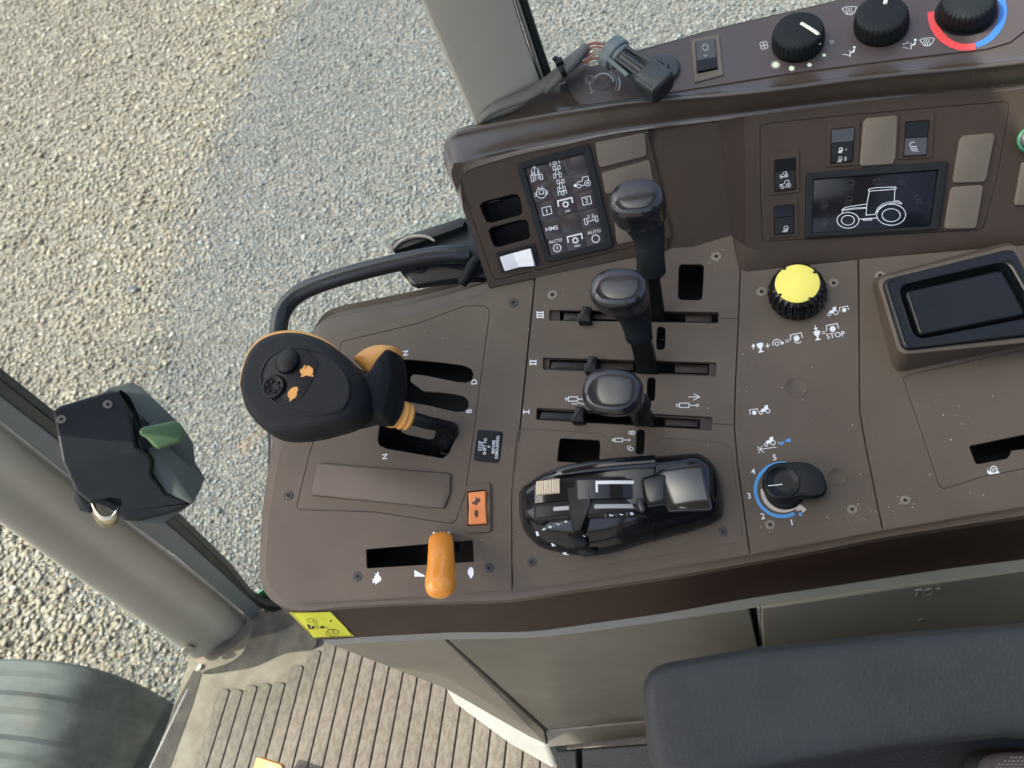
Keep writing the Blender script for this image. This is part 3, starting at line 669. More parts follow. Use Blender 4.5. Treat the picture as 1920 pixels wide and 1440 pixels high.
# ================================================================== CONSOLE
con = thing('control_console', 'brown plastic side console holding the levers, slots and switches', 'console', W(1100, 900, -40))
def z1(x, y): return (400+x/3.2, 500+y/3.2)
def z2(x, y): return (480+x/3.2, 850+y/3.2)
def z3(x, y): return (820+x/3.2, 220+y/3.2)
def z4(x, y): return (940+x/3.84, 500+y/3.84)
def z5(x, y): return (940+x/3.84, 760+y/3.84)
def z6(x, y): return (1360+x/3.4286, 460+y/3.4286)
def z7(x, y): return (1360+x/3.4286, 780+y/3.4286)
def z8(x, y): return (1400+x/3.692, 160+y/3.692)
def z9(x, y): return (780+x/3.2, y/3.2)
def z10(x, y): return (1320+x/3.2, y/3.2)
def zm(f_, pts): return [f_(*p) for p in pts]

# --- outer shell: swept rings round the front, left and bottom edges
ringA = [(1000, 528), (919, 548), (800, 582), (690, 612), (628, 629), (596, 650), (572, 700), (545, 790), (522, 870), (511, 935), (501, 1020), (500, 1060), (503, 1088), (515, 1109), (537, 1122), (575, 1128), (650, 1125), (761, 1119), (870, 1112), (960, 1107), (1080, 1091), (1250, 1064), (1407, 1038), (1530, 1016), (1655, 993), (1790, 970), (1920, 948), (2050, 926)]
ringB = [(998, 511), (915, 531), (798, 562), (685, 582), (630, 592), (598, 606), (570, 650), (532, 740), (508, 850), (495, 935), (488, 1020), (487, 1062), (491, 1098), (508, 1124), (535, 1140), (575, 1146), (650, 1138), (762, 1132), (868, 1129), (962, 1125), (1080, 1107), (1250, 1083), (1407, 1056), (1530, 1034), (1655, 1009), (1790, 988), (1920, 968), (2050, 948)]
fasc = [(1003, 500), (915, 520), (798, 552), (690, 574), (634, 586), (604, 604), (580, 650), (548, 740), (528, 850), (518, 935), (512, 1020), (514, 1072), (526, 1112), (550, 1150), (578, 1188), (605, 1199), (700, 1193), (790, 1188), (860, 1185), (990, 1184), (1080, 1173), (1250, 1149), (1407, 1121), (1530, 1103), (1655, 1084), (1790, 1064), (1920, 1048), (2050, 1032)]
sub = 4
cA, cB, cF = catmull(ringA, sub), catmull(ringB, sub), catmull(fasc, sub)
def lerp(a, b, t): return a+(b-a)*t
R0 = [W(u, v, -1.2) for u, v in cA-np.array([0, 0])]
Rin = []
cen = np.array([1000, 850.])
for u, v in cA:
    d = unit(cen-np.array([u, v])); Rin.append(W(u+d[0]*14, v+d[1]*14, -1.2))
seq = [Rin, R0, [W(u, v, -.1) for u, v in cA], [W(*lerp(a, b, .10), -.1) for a, b in zip(cA, cB)], [W(*lerp(a, b, .42), -2.6) for a, b in zip(cA, cB)], [W(*lerp(a, b, .92), -3.4) for a, b in zip(cA, cB)], [W(*b, -4.6) for b in cB]]
low = []
for b, f_ in zip(cB, cF):
    t = W(*b, -4.6); low.append((t, F(f_[0], f_[1], t[2]-.056)))
seq += [[t+(q-t)*.06+NA*-.0012 for t, q in low], [t+(q-t)*.16 for t, q in low], [t+(q-t)*.5 for t, q in low], [q for t, q in low], [q+np.array([0, .006, .004]) for t, q in low]]
V = []; Fc = []; n = len(cA)
for r_ in seq: V += list(r_)
for i in range(len(seq)-1):
    for j in range(n-1): Fc.append((i*n+j, i*n+j+1, (i+1)*n+j+1, (i+1)*n+j))
kA = 16*sub                                               # the fascia facing the driver starts here, its shade put into a darker colour
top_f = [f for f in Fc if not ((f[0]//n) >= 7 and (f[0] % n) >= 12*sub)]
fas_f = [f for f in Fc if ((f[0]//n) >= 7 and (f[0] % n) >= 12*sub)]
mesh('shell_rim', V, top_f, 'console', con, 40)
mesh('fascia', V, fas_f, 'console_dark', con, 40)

# --- section plates with real slots and openings
SEAM = [(1003, 520), (999, 560), (985, 700), (975, 800), (962, 885), (959, 930), (960, 1107)]
holeD = zm(z1, [(1090, 556), (1180, 557), (1290, 566), (1400, 578), (1500, 592), (1545, 612), (1562, 645), (1550, 680), (1515, 697), (1470, 693), (1380, 675), (1280, 655), (1205, 645), (1184, 660), (1184, 690), (1260, 748), (1330, 752), (1420, 760), (1500, 775), (1530, 805), (1532, 840), (1505, 868), (1460, 872), (1380, 855), (1280, 830), (1180, 815), (1090, 815)])
holeN = zm(z1, [(1000, 930), (1040, 955), (1120, 962), (1128, 990), (1160, 1005), (1295, 1034), (1325, 1028), (1335, 990), (1330, 960), (1290, 940), (1340, 905), (1450, 935), (1472, 962), (1462, 1010), (1412, 1125), (1375, 1150), (1200, 1120), (1040, 1092), (995, 1070), (985, 1040)])
holeT = rp(zm(z2, [(660, 575), (1300, 520), (1308, 650), (664, 690)]), 3)
inlayL = rp([(640, 640), (780, 607), (872, 573), (908, 573), (919, 582), (873, 925), (855, 976), (845, 982), (700, 960), (560, 956), (556, 948), (580, 850), (600, 790), (627, 700)], 5)
plL = [tuple(p) for p in catmull([c for c in ringA[1:20]], 3)]
plL = [(p[0], p[1]) for p in plL]
plateL_out = plL+[(959.2, 1107), (958.5, 930), (961, 885), (974, 800), (984, 700), (998, 560), (1002, 526)]
plate('side_plate', PA, plateL_out, [inlayL, holeT], 0, 2.4, 'console', con, .35)
def shrink(P, d): return [tuple(p) for p in inset(np.array(P), d)]
inl = [tuple(p) for p in inset(np.array(inlayL), .85)]
if (np.array(inl)[:, 0].max() > np.array(inlayL)[:, 0].max()): inl = [tuple(p) for p in inset(np.array(inlayL), -.85)]
plate('shift_inlay', PA, inl, [holeD, holeN], 0, 2.4, 'console', con, .35)
# middle section
def slotM(a, b, c, d, r=4): return rp([a, b, c, d], r)
rec3 = slotM((1030, 581), (1349, 585), (1347, 606), (1030, 601)); rec2 = slotM(z4(300, 653), z4(1552, 690), z4(1545, 792), z4(300, 742)); rec1 = slotM(z4(255, 1015), z4(1520, 1082), z4(1515, 1180), z4(250, 1102))
ov = lambda x0, x1, y0, y1, lean: rp(zm(z4, [(x0+lean, y0), (x1+lean, y0), (x1, y1), (x0, y1)]), 8.5)
ov3, ov2, ov1 = ov(1115, 1178, 430, 598, 6), ov(1045, 1106, 797, 968, 6), ov(966, 1028, 1173, 1352, 8)
hR = rp(zm(z4, [(1288, 0), (1463, 6), (1464, 30), (1450, 222), (1430, 241), (1290, 240), (1272, 225)]), 1)
hR = rp([(1277, 495), (1315, 495), (1320, 500), (1317, 558), (1311, 563), (1276, 562), (1271, 557), (1273, 500)], .8)
hS = rp(zm(z4, [(432, 1235), (700, 1248), (714, 1270), (704, 1405), (690, 1418), (410, 1404), (402, 1392), (418, 1250)]), .8)
line3 = [(1349, 595.6), (1383, 597.2), (1383, 598.2), (1349, 596.6)]; line1 = [(1336, 794), (1373, 796.5), (1373, 797.6), (1336, 795)]
SEAM2 = [(1388, 470), (1388, 515), (1384, 620), (1379, 720), (1377, 800), (1383, 870), (1394, 950), (1406, 1038)]
plM = [(1005.5, 505), (1001, 560), (987, 700), (977, 800), (964, 885), (961.5, 930), (962, 1107), (1080, 1091), (1250, 1064), (1405, 1038.5)]+[(p[0]-1.2, p[1]) for p in SEAM2[::-1][1:]]+[(1386, 430), (1200, 440), (1060, 480)]
inlM = rp(zm(z5, [(150, 165), (720, 200), (745, 215), (885, 385), (1060, 362), (1140, 240), (1180, 232), (1580, 262), (1650, 300), (1665, 380), (1745, 940), (1725, 985), (1500, 1030), (800, 1150), (160, 1245), (95, 1215), (75, 1140), (80, 1000), (72, 520), (100, 260), (115, 185)]), 3.5)
plate('lever_plate', PA, plM, [rec3, rec2, rec1, ov3, ov2, ov1, hR, inlM, line3, line1], 0, 2.4, 'console', con, .35)
inl = [tuple(p) for p in inset(np.array(inlM), .8)]
if (np.array(inl)[:, 0].max() > np.array(inlM)[:, 0].max()): inl = [tuple(p) for p in inset(np.array(inlM), -.8)]
plate('hitch_inlay', PA, inl, [hS], 0, 2.4, 'console', con, .35)
# right-hand strip and far-right plate
SEAM3 = [(1609, 486), (1611, 620), (1612, 770), (1622, 830), (1640, 920), (1655, 993)]
plR = [(1408, 1038), (1530, 1016), (1653.5, 993.3)]+[(p[0]-1.2, p[1]) for p in SEAM3[::-1][1:]]+[(1608, 440), (1389, 440)]+[(p[0]+1.2, p[1]) for p in SEAM2[1:-1]]
plate('knob_plate', PA, plR, [], 0, 2.4, 'console', con, .35)
snail = rp(zm(z6, [(1572, 1288), (1700, 1262), (1990, 1202), (2000, 1300), (1840, 1320), (1832, 1345), (1812, 1372), (1620, 1408), (1606, 1395), (1570, 1300)]), 1.5)
snail_o = rp(zm(z6, [(1140, 850), (1200, 826), (2060, 640), (2060, 1408), (1650, 1490), (1430, 1560), (1400, 1565), (1372, 1540), (1290, 1290)]), 4)
plR2 = [(1657, 993), (1790, 970), (1920, 948), (2050, 926), (2050, 420), (1611, 440), (1611.5, 486)]+[(p[0]+1.2, p[1]) for p in SEAM3[1:-1]]
plate('rear_plate', PA, plR2, [snail_o], 0, 2.4, 'console', con, .35)
inl = [tuple(p) for p in inset(np.array(snail_o), .7)]
if (np.array(inl)[:, 0].min() < np.array(snail_o)[:, 0].min()): inl = [tuple(p) for p in inset(np.array(snail_o), -.7)]
plate('slot_cover', PA, inl, [snail], 0, 2.4, 'console', con, .35)
# lower carrier plate below the seams, with the same openings, and slot guides
def grow(P, d):
    a = inset(np.array(P), -d); b = inset(np.array(P), d)
    return [tuple(p) for p in (a if np.ptp(a[:, 0]) > np.ptp(b[:, 0]) else b)]
thr3 = slotM((1050, 583), (1346, 588), (1346, 605), (1050, 600.5), 1); thr2 = slotM(z4(350, 668), z4(1497, 697), z4(1495, 780), z4(345, 735), 1); thr1 = slotM(z4(262, 1030), z4(1430, 1100), z4(1428, 1168), z4(262, 1100), 1)
allo = [tuple(p) for p in catmull(ringA[1:], 2)]+[(2050, 430), (1200, 440), (1003, 520)]
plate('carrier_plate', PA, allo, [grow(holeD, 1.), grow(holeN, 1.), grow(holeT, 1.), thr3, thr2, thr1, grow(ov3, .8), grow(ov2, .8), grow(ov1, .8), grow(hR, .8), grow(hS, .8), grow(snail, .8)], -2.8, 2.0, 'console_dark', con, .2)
# dark interior below the openings
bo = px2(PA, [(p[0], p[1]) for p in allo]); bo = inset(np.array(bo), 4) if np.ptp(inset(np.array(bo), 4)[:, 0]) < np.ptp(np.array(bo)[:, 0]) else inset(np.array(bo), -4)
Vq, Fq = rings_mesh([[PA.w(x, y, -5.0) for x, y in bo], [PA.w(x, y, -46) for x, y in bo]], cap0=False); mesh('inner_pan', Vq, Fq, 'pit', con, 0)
# levers' inner rails seen through the slots
for a in [((1058, 586), (1100, 587), (1100, 603), (1056, 602)), (z4(365, 682), z4(640, 690), z4(640, 742), z4(352, 735)), (z4(290, 1045), z4(560, 1055), z4(560, 1118), z4(270, 1098))]:
    block('slider_rail', PA, list(a), -9, -2.6, 'black', con, r=.6, bev=.5)
for a in [((1285, 589), (1334, 590), (1334, 604), (1285, 603)), (z4(1250, 702), z4(1490, 712), z4(1490, 768), z4(1250, 762)), (z4(1180, 1090), z4(1418, 1105), z4(1416, 1155), z4(1180, 1145)), (z4(700, 680), z4(950, 688), z4(950, 745), z4(700, 735)), ((1110, 588), (1215, 590), (1215, 600), (1110, 598))]:
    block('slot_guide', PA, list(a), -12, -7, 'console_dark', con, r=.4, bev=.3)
# raised bar cover, plugs
bc = zm(z2, [(370, 55), (1160, 120), (1165, 140), (1160, 245), (1125, 325), (1100, 326), (335, 250), (328, 235)])
block('bar_cover', PA, bc, -.2, 3.2, 'console', con, r=3, bev=1.6, draft=1.0)
for u, v, r_ in [(1492, 727, 22), (1570, 894, 19)]:
    Sy = stack('round_plug', [(u, v, -.1, r_), (u, v, .35, r_), (u, v, .5, r_-1), (u, v, .1, r_-2.2), (u, v, .1, 1)], 'console', con, ratio=1)
for u, v, k in [(962, 568, 'd'), (541, 929, 'd'), (670, 1081, 'd'), (917, 1065, 'd'), (997, 1054, 'd'), (1355, 997, 'd'), (1036, 553, 'l'), (1343, 481, 'l'), (1428, 547, 'l'), (1563, 531, 'l'), (1598, 955, 'l'), (1444, 984, 'l'), (1697, 938, 'l'), (1650, 517, 'l')]:
    screw(PA, u, v, 8.3 if k == 'd' else 8.8, k, con)

# --- printed marks on the console top
def mark(fn, name='symbol', pl=PA, h=.15, mt='white', parent=con, z=(0, 0, 1.)):
    s_ = Sym(pl, h, z); fn(s_); return s_.done(name, mt, parent)
for t_, u, v in [('N', 761, 662), ('D', 889.5, 716), ('B', 880, 771), ('N', 722, 856)]: text(PA, t_, u, v, 10, 90, 'white', con)
def roman(n, x0, x1, y0, y1, sl=0):
    def f(s):
        s.line([(x0, y0), (x0, y1)], 1.8); s.line([(x1, y0), (x1, y1)], 1.8)
        for i in range(n):
            y = y0+(y1-y0)*((i+.5)/n if n > 1 else .5); s.line([(x0, y), (x1, y)], 2.6)
    return f
mark(roman(3, 1007, 1018.5, 583.5, 597)); mark(roman(2, 994, 1005, 674.5, 685)); mark(roman(1, 981.5, 992, 768, 776.5))
def cyl_icon(s, x, y, k=1, arrow=None):                   # hydraulic cylinder
    s.line([(x+8*k, y-16*k), (x+78*k, y-16*k), (x+78*k, y+16*k), (x+8*k, y+16*k)], 6, True)
    s.ring((x-8*k, y), 9*k, 5); s.line([(x+78*k, y), (x+130*k, y)], 6); s.ring((x+140*k, y), 9*k, 5)
Z4 = (940, 500, 3.84); Z5 = (940, 760, 3.84); Z2 = (480, 850, 3.2); Z1 = (400, 500, 3.2); Z6 = (1360, 460, 3.4286); Z7 = (1360, 780, 3.4286); Z3 = (820, 220, 3.2); Z8 = (1400, 160, 3.692); Z9 = (780, 0, 3.2); Z10 = (1320, 0, 3.2)
mark(lambda s: (cyl_icon(s, 475, 953, .95), s.line([(505, 984), (540, 990), (560, 980), (600, 994)], 5)), z=Z4)
mark(lambda s: (cyl_icon(s, 1275, 998, .98), s.line([(1345, 938), (1425, 938)], 6), s.line([(1385, 915), (1428, 938), (1380, 962)], 6)), z=Z4)
mark(lambda s: (cyl_icon(s, 812, 1248, .78), s.ring((928, 1196), 11, 6), s.ring((948, 1196), 13, 6), s.disc((948, 1196), 4, 10), s.arc((922, 1305), 14, 60, 300, 6), s.ring((936, 1312), 12, 6)), z=Z4)
HARE = [(0, 40), (18, 30), (28, 18), (20, 2), (34, 6), (44, 14), (52, 8), (60, 18), (58, 32), (50, 42), (40, 46), (36, 60), (22, 66), (26, 54), (12, 56), (2, 50)]
TURT = [(0, 0), (8, 2), (16, 14), (18, 34), (16, 52), (6, 64), (2, 70), (-4, 62), (-8, 64), (-6, 54), (-16, 44), (-18, 30), (-16, 16), (-8, 10), (-8, 2), (-2, 4)]
def place(P, x, y, k, rot=0, flip=False):
    c, s_ = math.cos(rot), math.sin(rot); o = []
    for a, b in P:
        a = -a if flip else a; o.append((x+k*(a*c-b*s_), y+k*(a*s_+b*c)))
    return o
mark(lambda s: s.poly(place([(16, -2), (30, 0), (36, -14), (44, 0), (40, 8), (54, 20), (56, 40), (46, 48), (32, 56), (22, 66), (16, 52), (0, 58), (8, 44), (0, 30), (14, 34), (14, 18), (24, 8)], 695, 722, 1)), 'hare_mark', z=Z2)
mark(lambda s: s.poly(place(TURT, 1288, 682, 1)), 'turtle_mark', z=Z2)
mark(lambda s: s.poly([(950, 700), (1012, 732), (1012, 740), (950, 740)]), 'wedge_mark', z=Z2)
# the STOP plate
sp = thing('warning_plate', 'small black plate reading STOP SHIFT TO P BEFORE DISMOUNTING', 'plate', W(915, 837, 0))
block('plate_body', PA, zm(z1, [(1598, 978), (1732, 990), (1738, 1005), (1716, 1165), (1700, 1178), (1570, 1166), (1562, 1150), (1586, 985)]), .01, .6, 'black_matt', sp, r=1.5, bev=.2)
for t_, u, v, hh in [('STOP', 900.2, 836, 6), ('SHIFT TO', 909.6, 837, 5.8), ('P', 917.5, 837.5, 5.8), ('BEFORE', 925.6, 838, 5.8), ('DISMOUNTING', 932.5, 838.5, 5.6)]:
    text(PA, t_, u, v, hh, 86, 'white', sp, h=.75, bold=.005, wide=.9 if t_ != 'DISMOUNTING' else .78)
mark(lambda s: s.line([(904.6, 828), (903.6, 845)], 1), 'underline', h=.75, parent=sp)

# strip symbols
def tractor(s, x, y, k, wd):                              # solid little tractor, front to the left
    s.poly([(x+8*k, y-18*k), (x+14*k, y-30*k), (x+30*k, y-34*k), (x+34*k, y-52*k), (x+56*k, y-58*k), (x+58*k, y-30*k), (x+40*k, y-22*k), (x+34*k, y-10*k), (x+20*k, y-12*k)])
    s.ring((x+10*k, y-4*k), 10*k, wd); s.ring((x+56*k, y-16*k), 14*k, wd)
def pto(s, x, y, k, wd):                                  # shaft bracket and lobed wheel
    s.line([(x, y+14*k), (x-2*k, y-12*k), (x+50*k, y-22*k), (x+56*k, y+2*k)], wd)
    for i in range(6):
        a = i*1.047; s.disc((x+28*k+8*k*math.cos(a), y+4*k+8*k*math.sin(a)), 7*k, 8)
mark(lambda s: (tractor(s, 658, 448, .95, 5.5), pto(s, 736, 412, 1., 5.5)), 'tractor_mark', z=Z6)
def cup(s, x, y):
    s.poly([(x, y-22), (x+30, y-30), (x+44, y-26), (x+42, y-8), (x+34, y+6), (x+32, y+24), (x+46, y+24), (x+48, y+30), (x+14, y+36), (x+12, y+28), (x+22, y+26), (x+20, y+8), (x+6, y)])
mark(lambda s: (s.line([(180, 668), (180, 640)], 6), s.poly([(166, 652), (180, 632), (194, 650)]), cup(s, 200, 655), s.line([(256, 648), (286, 642)], 6), s.line([(270, 630), (274, 660)], 6),
    s.arc((332, 632), 28, -20, 200, 6, rot=-.1), s.ring((332, 632), 12, 6), s.poly([(352, 618), (378, 622), (368, 640)]), s.line([(384, 612), (410, 606)], 5), s.line([(386, 624), (412, 618)], 5), pto(s, 420, 592, 1.35, 6.5), s.arc((466, 600), 28, 215, 320, 6)), 'formula_mark', z=Z6)
mark(lambda s: (s.line([(578, 512), (580, 536)], 5), s.poly([(566, 532), (596, 528), (584, 550)]), cup(s, 566, 576), s.line([(620, 558), (644, 552)], 5), s.line([(622, 570), (646, 564)], 5), pto(s, 652, 532, 1.35, 6.5)), 'formula_mark', z=Z6)
text(PA, 'STOP', *z6(709, 578), 11, 9, 'white', con, bold=.0, wide=.95)
mark(lambda s: (s.line([(160, 1088), (156, 1058), (206, 1050), (212, 1072)], 5.5), [s.disc((186+7*math.cos(i), 1076+7*math.sin(i)), 8, 8) for i in range(6)], tractor(s, 220, 1080, .95, 5.5)), 'tractor_mark', z=Z6)
mark(lambda s: (tractor(s, 252, 188, .98, 5.5), s.line([(206, 216), (328, 200)], 5), s.line([(204, 196), (230, 212), (212, 240)], 4), s.line([(240, 190), (222, 214), (250, 236)], 4), s.line([(336, 174), (350, 168)], 4)), 'tractor_mark', z=Z7)
mark(lambda s: (s.poly([(346, 190), (358, 168), (384, 164), (370, 182)]), s.poly([(386, 152), (404, 150), (406, 142), (424, 154), (412, 170), (408, 164), (390, 168)])), 'blue_mark', z=Z7, mt='blue')
for t_, x, y in [('5', 317, 268), ('4', 180, 358), ('3', 153, 515), ('2', 241, 646), ('1', 427, 686)]: text(PA, t_, *z7(x, y), 11.5, 6, 'white', con, bold=.01)
mark(lambda s: s.arc((364, 474), 171, 72, 298, 26, ry=172), 'blue_scale', z=Z7, mt='blue', h=.12)
mark(lambda s: s.poly([(470, 622), (494, 620), (488, 645), (474, 640)]), 'blue_scale', z=Z7, mt='blue', h=.2)
mark(lambda s: (s.arc((372, 478), 132, 176, 306, 34, ry=128), s.poly([(440, 575), (468, 556), (522, 600), (500, 622), (486, 602), (462, 612)])), 'grey_scale', z=Z7, mt='grey_arc', h=.22)
mark(lambda s: (s.ring((1726, 345), 22, 7), s.arc((1730, 348), 10, 0, 270, 6), s.poly([(1682, 350), (1700, 356), (1716, 368), (1758, 354), (1762, 368), (1700, 376), (1686, 366)]), s.line([(1690, 352), (1682, 338)], 3)), 'snail_mark', z=Z7)

# ------------------------------------------------------------------ lower grey body of the console
lb = thing('console_cabinet', 'grey panelled cabinet under the brown console fascia', 'cabinet', F(1200, 1250, 1.5))
lx = [(605, 1199), (700, 1193), (830, 1187), (990, 1185), (1080, 1174), (1407, 1122), (1655, 1085), (1920, 1049), (2050, 1033)]
l2 = [(618, 1210), (705, 1204), (836, 1199), (995, 1196), (1085, 1187), (1410, 1140), (1655, 1104), (1920, 1068), (2050, 1052)]
zt = [float(W(u, v, -4.6)[2])-.058 for u, v in [(575, 1146), (650, 1138), (800, 1130), (962, 1125), (1080, 1107), (1407, 1056), (1655, 1009), (1920, 968), (2050, 948)]]
A_ = [F(u, v, z) for (u, v), z in zip(lx, zt)]; B_ = [F(u, v, z-.006) for (u, v), z in zip(l2, zt)]
V = [a+np.array([0, .02, 0]) for a in A_]+A_+B_+[b+np.array([0, .004, -.003]) for b in B_]; n = len(A_)
mesh('top_ledge', V, [(k*n+i, k*n+i+1, (k+1)*n+i+1, (k+1)*n+i) for k in range(3) for i in range(n-1)], 'panel_edge', lb, 40)
def quadpanel(name, P, mt, inward, parent=lb, bev=.002, th=.012):
    P = [np.array(p) for p in P]; nn = unit(np.cross(P[1]-P[0], P[-1]-P[0]))
    if nn@(CAM-P[0]) < 0: nn = -nn
    o = slab(name, [p-nn*0 for p in P], th, mt, parent, n=-nn); b_ = o.modifiers.new('b', 'BEVEL'); b_.width = bev; b_.segments = 2; b_.limit_method = 'ANGLE'; return o
zc = zt[2]-.006
f1 = [F(614, 1207, zt[0]-.006), F(833, 1198, zt[2]-.006), F(852, 1215, zt[2]-.03), F(1020, 1368, 1.37), F(1026, 1398, 1.335), F(990, 1380, 1.335), F(831, 1288, 1.46)]
quadpanel('front_panel', f1, 'panel_grey', 0)
f2 = [F(838, 1198, zt[2]-.006), F(995, 1195, zt[3]-.006), F(1085, 1186, zt[4]-.006), F(1404, 1141, zt[5]-.006), F(1420, 1215, 1.66), F(1425, 1320, 1.36), F(1200, 1352, 1.36), F(1026, 1368, 1.37), F(856, 1215, zt[2]-.03)]
quadpanel('middle_panel', f2, 'panel_grey', 0)
quadpanel('gap', [F(1400, 1140, zt[5]-.016), F(1428, 1136, zt[5]-.016), F(1445, 1330, 1.42), F(1412, 1330, 1.42)], 'pit', 0)
quadpanel('door_edge', [F(1421, 1142, zt[5]-.004), F(1427, 1141, zt[5]-.004), F(1441, 1330, 1.42), F(1434, 1330, 1.42)], 'panel_edge', 0, bev=.001)
f3 = [F(1426, 1141, zt[5]-.004), F(1655, 1107, zt[6]-.006), F(1920, 1070, zt[7]-.006), F(2050, 1052, zt[8]-.006), F(2060, 1340, 1.4), F(1440, 1380, 1.4)]
PDr = plane3(np.array(f3[0]), np.array(f3[2]), np.array(f3[5]), (1740, 1110))
f3 = [PDr.P(u, v) for u, v in [(1426, 1141), (1655, 1107), (1920, 1070), (2050, 1052), (2060, 1340), (1440, 1380)]]
door = quadpanel('cabinet_door', f3, 'panel_grey', 0)
PDr = plane3(np.array(f3[0]), np.array(f3[2]), np.array(f3[5]), (1740, 1110))
text(PDr, 'TOP', 1738, 1111, 13, 5, 'panel_edge', lb, h=.8, bold=-.01, wide=1.45, tall=np.linalg.norm(PDr.q(1738, 1106)-PDr.q(1738, 1111))/np.linalg.norm(PDr.q(1743, 1111)-PDr.q(1738, 1111)), depth=.10, name='embossed_lettering')
screw(PDr, 1728, 1163, 4, 'l', lb, .2)
quadpanel('kick_strip', [F(1026, 1371, 1.368), F(1200, 1354, 1.358), F(1430, 1322, 1.358), F(1430, 1350, 1.33), F(1205, 1382, 1.33), F(1028, 1402, 1.33)], 'panel_edge', 0)
screw(Plane(F(1106, 1357, 1.365), NA, (1106, 1357)), 1106, 1357, 5, 'd', lb, 0)
# low pale base of the floor tunnel, running under the cabinet
quadpanel('base_step', [F(831, 1287, 1.345), F(890, 1312, 1.345), F(1022, 1398, 1.335), F(1045, 1450, 1.305), F(955, 1398, 1.305), F(850, 1318, 1.305)], 'pale', 0, bev=.006, th=.02)
# seat base rails bottom centre
sb = thing('seat_slide', 'dark steel seat rails under the front end of the armrest', 'seat base', F(1120, 1430, 1.4))
quadpanel('seat_rail', [F(1045, 1408, 1.40), F(1082, 1404, 1.40), F(1088, 1560, 1.38), F(1048, 1560, 1.38)], 'slate', 0, sb, .003, .05)
quadpanel('seat_rail', [F(1090, 1404, 1.40), F(1500, 1375, 1.40), F(1520, 1560, 1.38), F(1095, 1560, 1.38)], 'slate', 0, sb, .003, .05)

# ================================================================== DASHBOARD
dash = thing('dashboard', 'brown plastic dashboard ledge rising behind the console along the window', 'dashboard', W(1400, 300, 0))
st = [  # stations left to right; each: wall foot, wall top, lip front, crest, highlight edge, ledge back
 [(868, 392, 44), (852, 352, 50), (836, 316, 58), (832, 278, 70), (842, 252, 81), (868, 238, 86), (900, 232, 84)],
 [(866, 340, 54), (857, 325, 58), (841, 300, 63), (836, 270, 74), (848, 250, 83), (872, 238, 86), (902, 232, 84)],
 [(882, 318, 60), (874, 304, 63), (862, 287, 70), (856, 262, 79), (864, 246, 86), (884, 236, 85.5), (908, 229, 84)],
 [(965, 292, 62), (958, 281, 64), (950, 264, 73), (944, 241, 83), (944, 228, 88.5), (950, 217, 84), (975, 203, 84)],
 [(1066, 270, 62), (1061, 260, 64), (1056, 244, 73), (1050, 222, 83), (1049, 210, 88.5), (1050, 197, 84), (1040, 150, 84)],
 [(1130, 255, 62), (1128, 247, 64), (1124, 231, 73), (1120, 211, 83), (1118, 200, 88.5), (1114, 189, 84), (1075, 128, 84)],
 [(1206, 243, 62), (1204, 235, 64), (1201, 219, 73), (1198, 199, 83), (1196, 190, 88.5), (1192, 178, 84), (1180, 98, 84)],
 [(1402, 219, 62), (1400, 210, 64), (1400, 198, 73), (1399, 183, 83), (1398, 172, 88.5), (1396, 152, 84), (1380, 46, 84)],
 [(1641, 190, 62), (1640, 182, 64), (1640, 170, 73), (1640, 153, 83), (1640, 142, 88.5), (1640, 120, 84), (1606, -6, 84)],
 [(1856, 173, 62), (1854, 165, 64), (1854, 152, 73), (1853, 133, 83), (1851, 122, 88.5), (1848, 98, 84), (1820, -62, 84)],
 [(2040, 150, 62), (2040, 142, 64), (2040, 128, 73), (2040, 110, 83), (2040, 98, 88.5), (2040, 76, 84), (2020, -115, 84)],
 [(2250, 120, 62), (2250, 112, 64), (2250, 98, 73), (2250, 80, 83), (2250, 68, 88.5), (2250, 46, 84), (2230, -160, 84)]]
cols = []
for s_ in st:
    c = [W(*p) for p in s_]; back = c[-1]; c = list(catmull(c, 4)); c += [back-NA*.004-np.array([0, -.003, 0]), back-NA*.05]
    cols.append(c)
nr = len(cols[0]); rowsT = [catmull([c[k] for c in cols], 5) for k in range(nr)]
V = []; Fc = []; n = len(rowsT[0])
for r_ in rowsT: V += list(r_)
for i in range(nr-1):
    for j in range(n-1): Fc.append((i*n+j, i*n+j+1, (i+1)*n+j+1, (i+1)*n+j))
mesh('top_lip', V, Fc, 'dash', dash, 60)
# left end wall going down behind the lip and the panel
def band(name, A, B, mt, parent, sm=45, extra=None):
    V = list(A)+list(B); n = len(A); Fc = [(i, i+1, n+i+1, n+i) for i in range(n-1)]
    return mesh(name, V, Fc, mt, parent, sm)
wb = PB1
edge = [wb.P(917, 540), wb.P(905, 500), wb.P(868, 392), wb.P(848, 333), wb.P(846, 322)]
band('end_wall', edge, [p-wb.n*.06+np.array([0, .03, 0]) for p in edge], 'dash', dash)
Sy = [wb.P(905, 500)]
# cluster panel: surround with real openings, inlay outline
surr = [(917.5, 540), (868, 392), (846, 322), (850, 306), (1078, 250), (1214, 232), (1232, 330), (1252, 467)]
clus = rp(zm(z3, [(120, 330), (150, 312), (480, 212), (620, 188), (960, 108), (1262, 88), (1405, 700), (1400, 722), (350, 978), (330, 955), (150, 420)]), 3)
plate('switch_panel_surround', PB1, surr, [clus], 0, 3, 'dash_wall', dash, .5)
h1_ = rp(zm(z3, [(278, 505), (445, 462), (478, 462), (498, 482), (512, 570), (500, 586), (330, 632), (298, 630), (284, 610), (254, 530)]), .8)
h2_ = rp(zm(z3, [(325, 660), (490, 616), (530, 614), (545, 630), (558, 712), (545, 730), (375, 776), (345, 776), (330, 755), (306, 680)]), .8)
cl_in = [tuple(p) for p in inset(np.array(clus), .7)]
if np.ptp(np.array(cl_in)[:, 0]) > np.ptp(np.array(clus)[:, 0]): cl_in = [tuple(p) for p in inset(np.array(clus), -.7)]
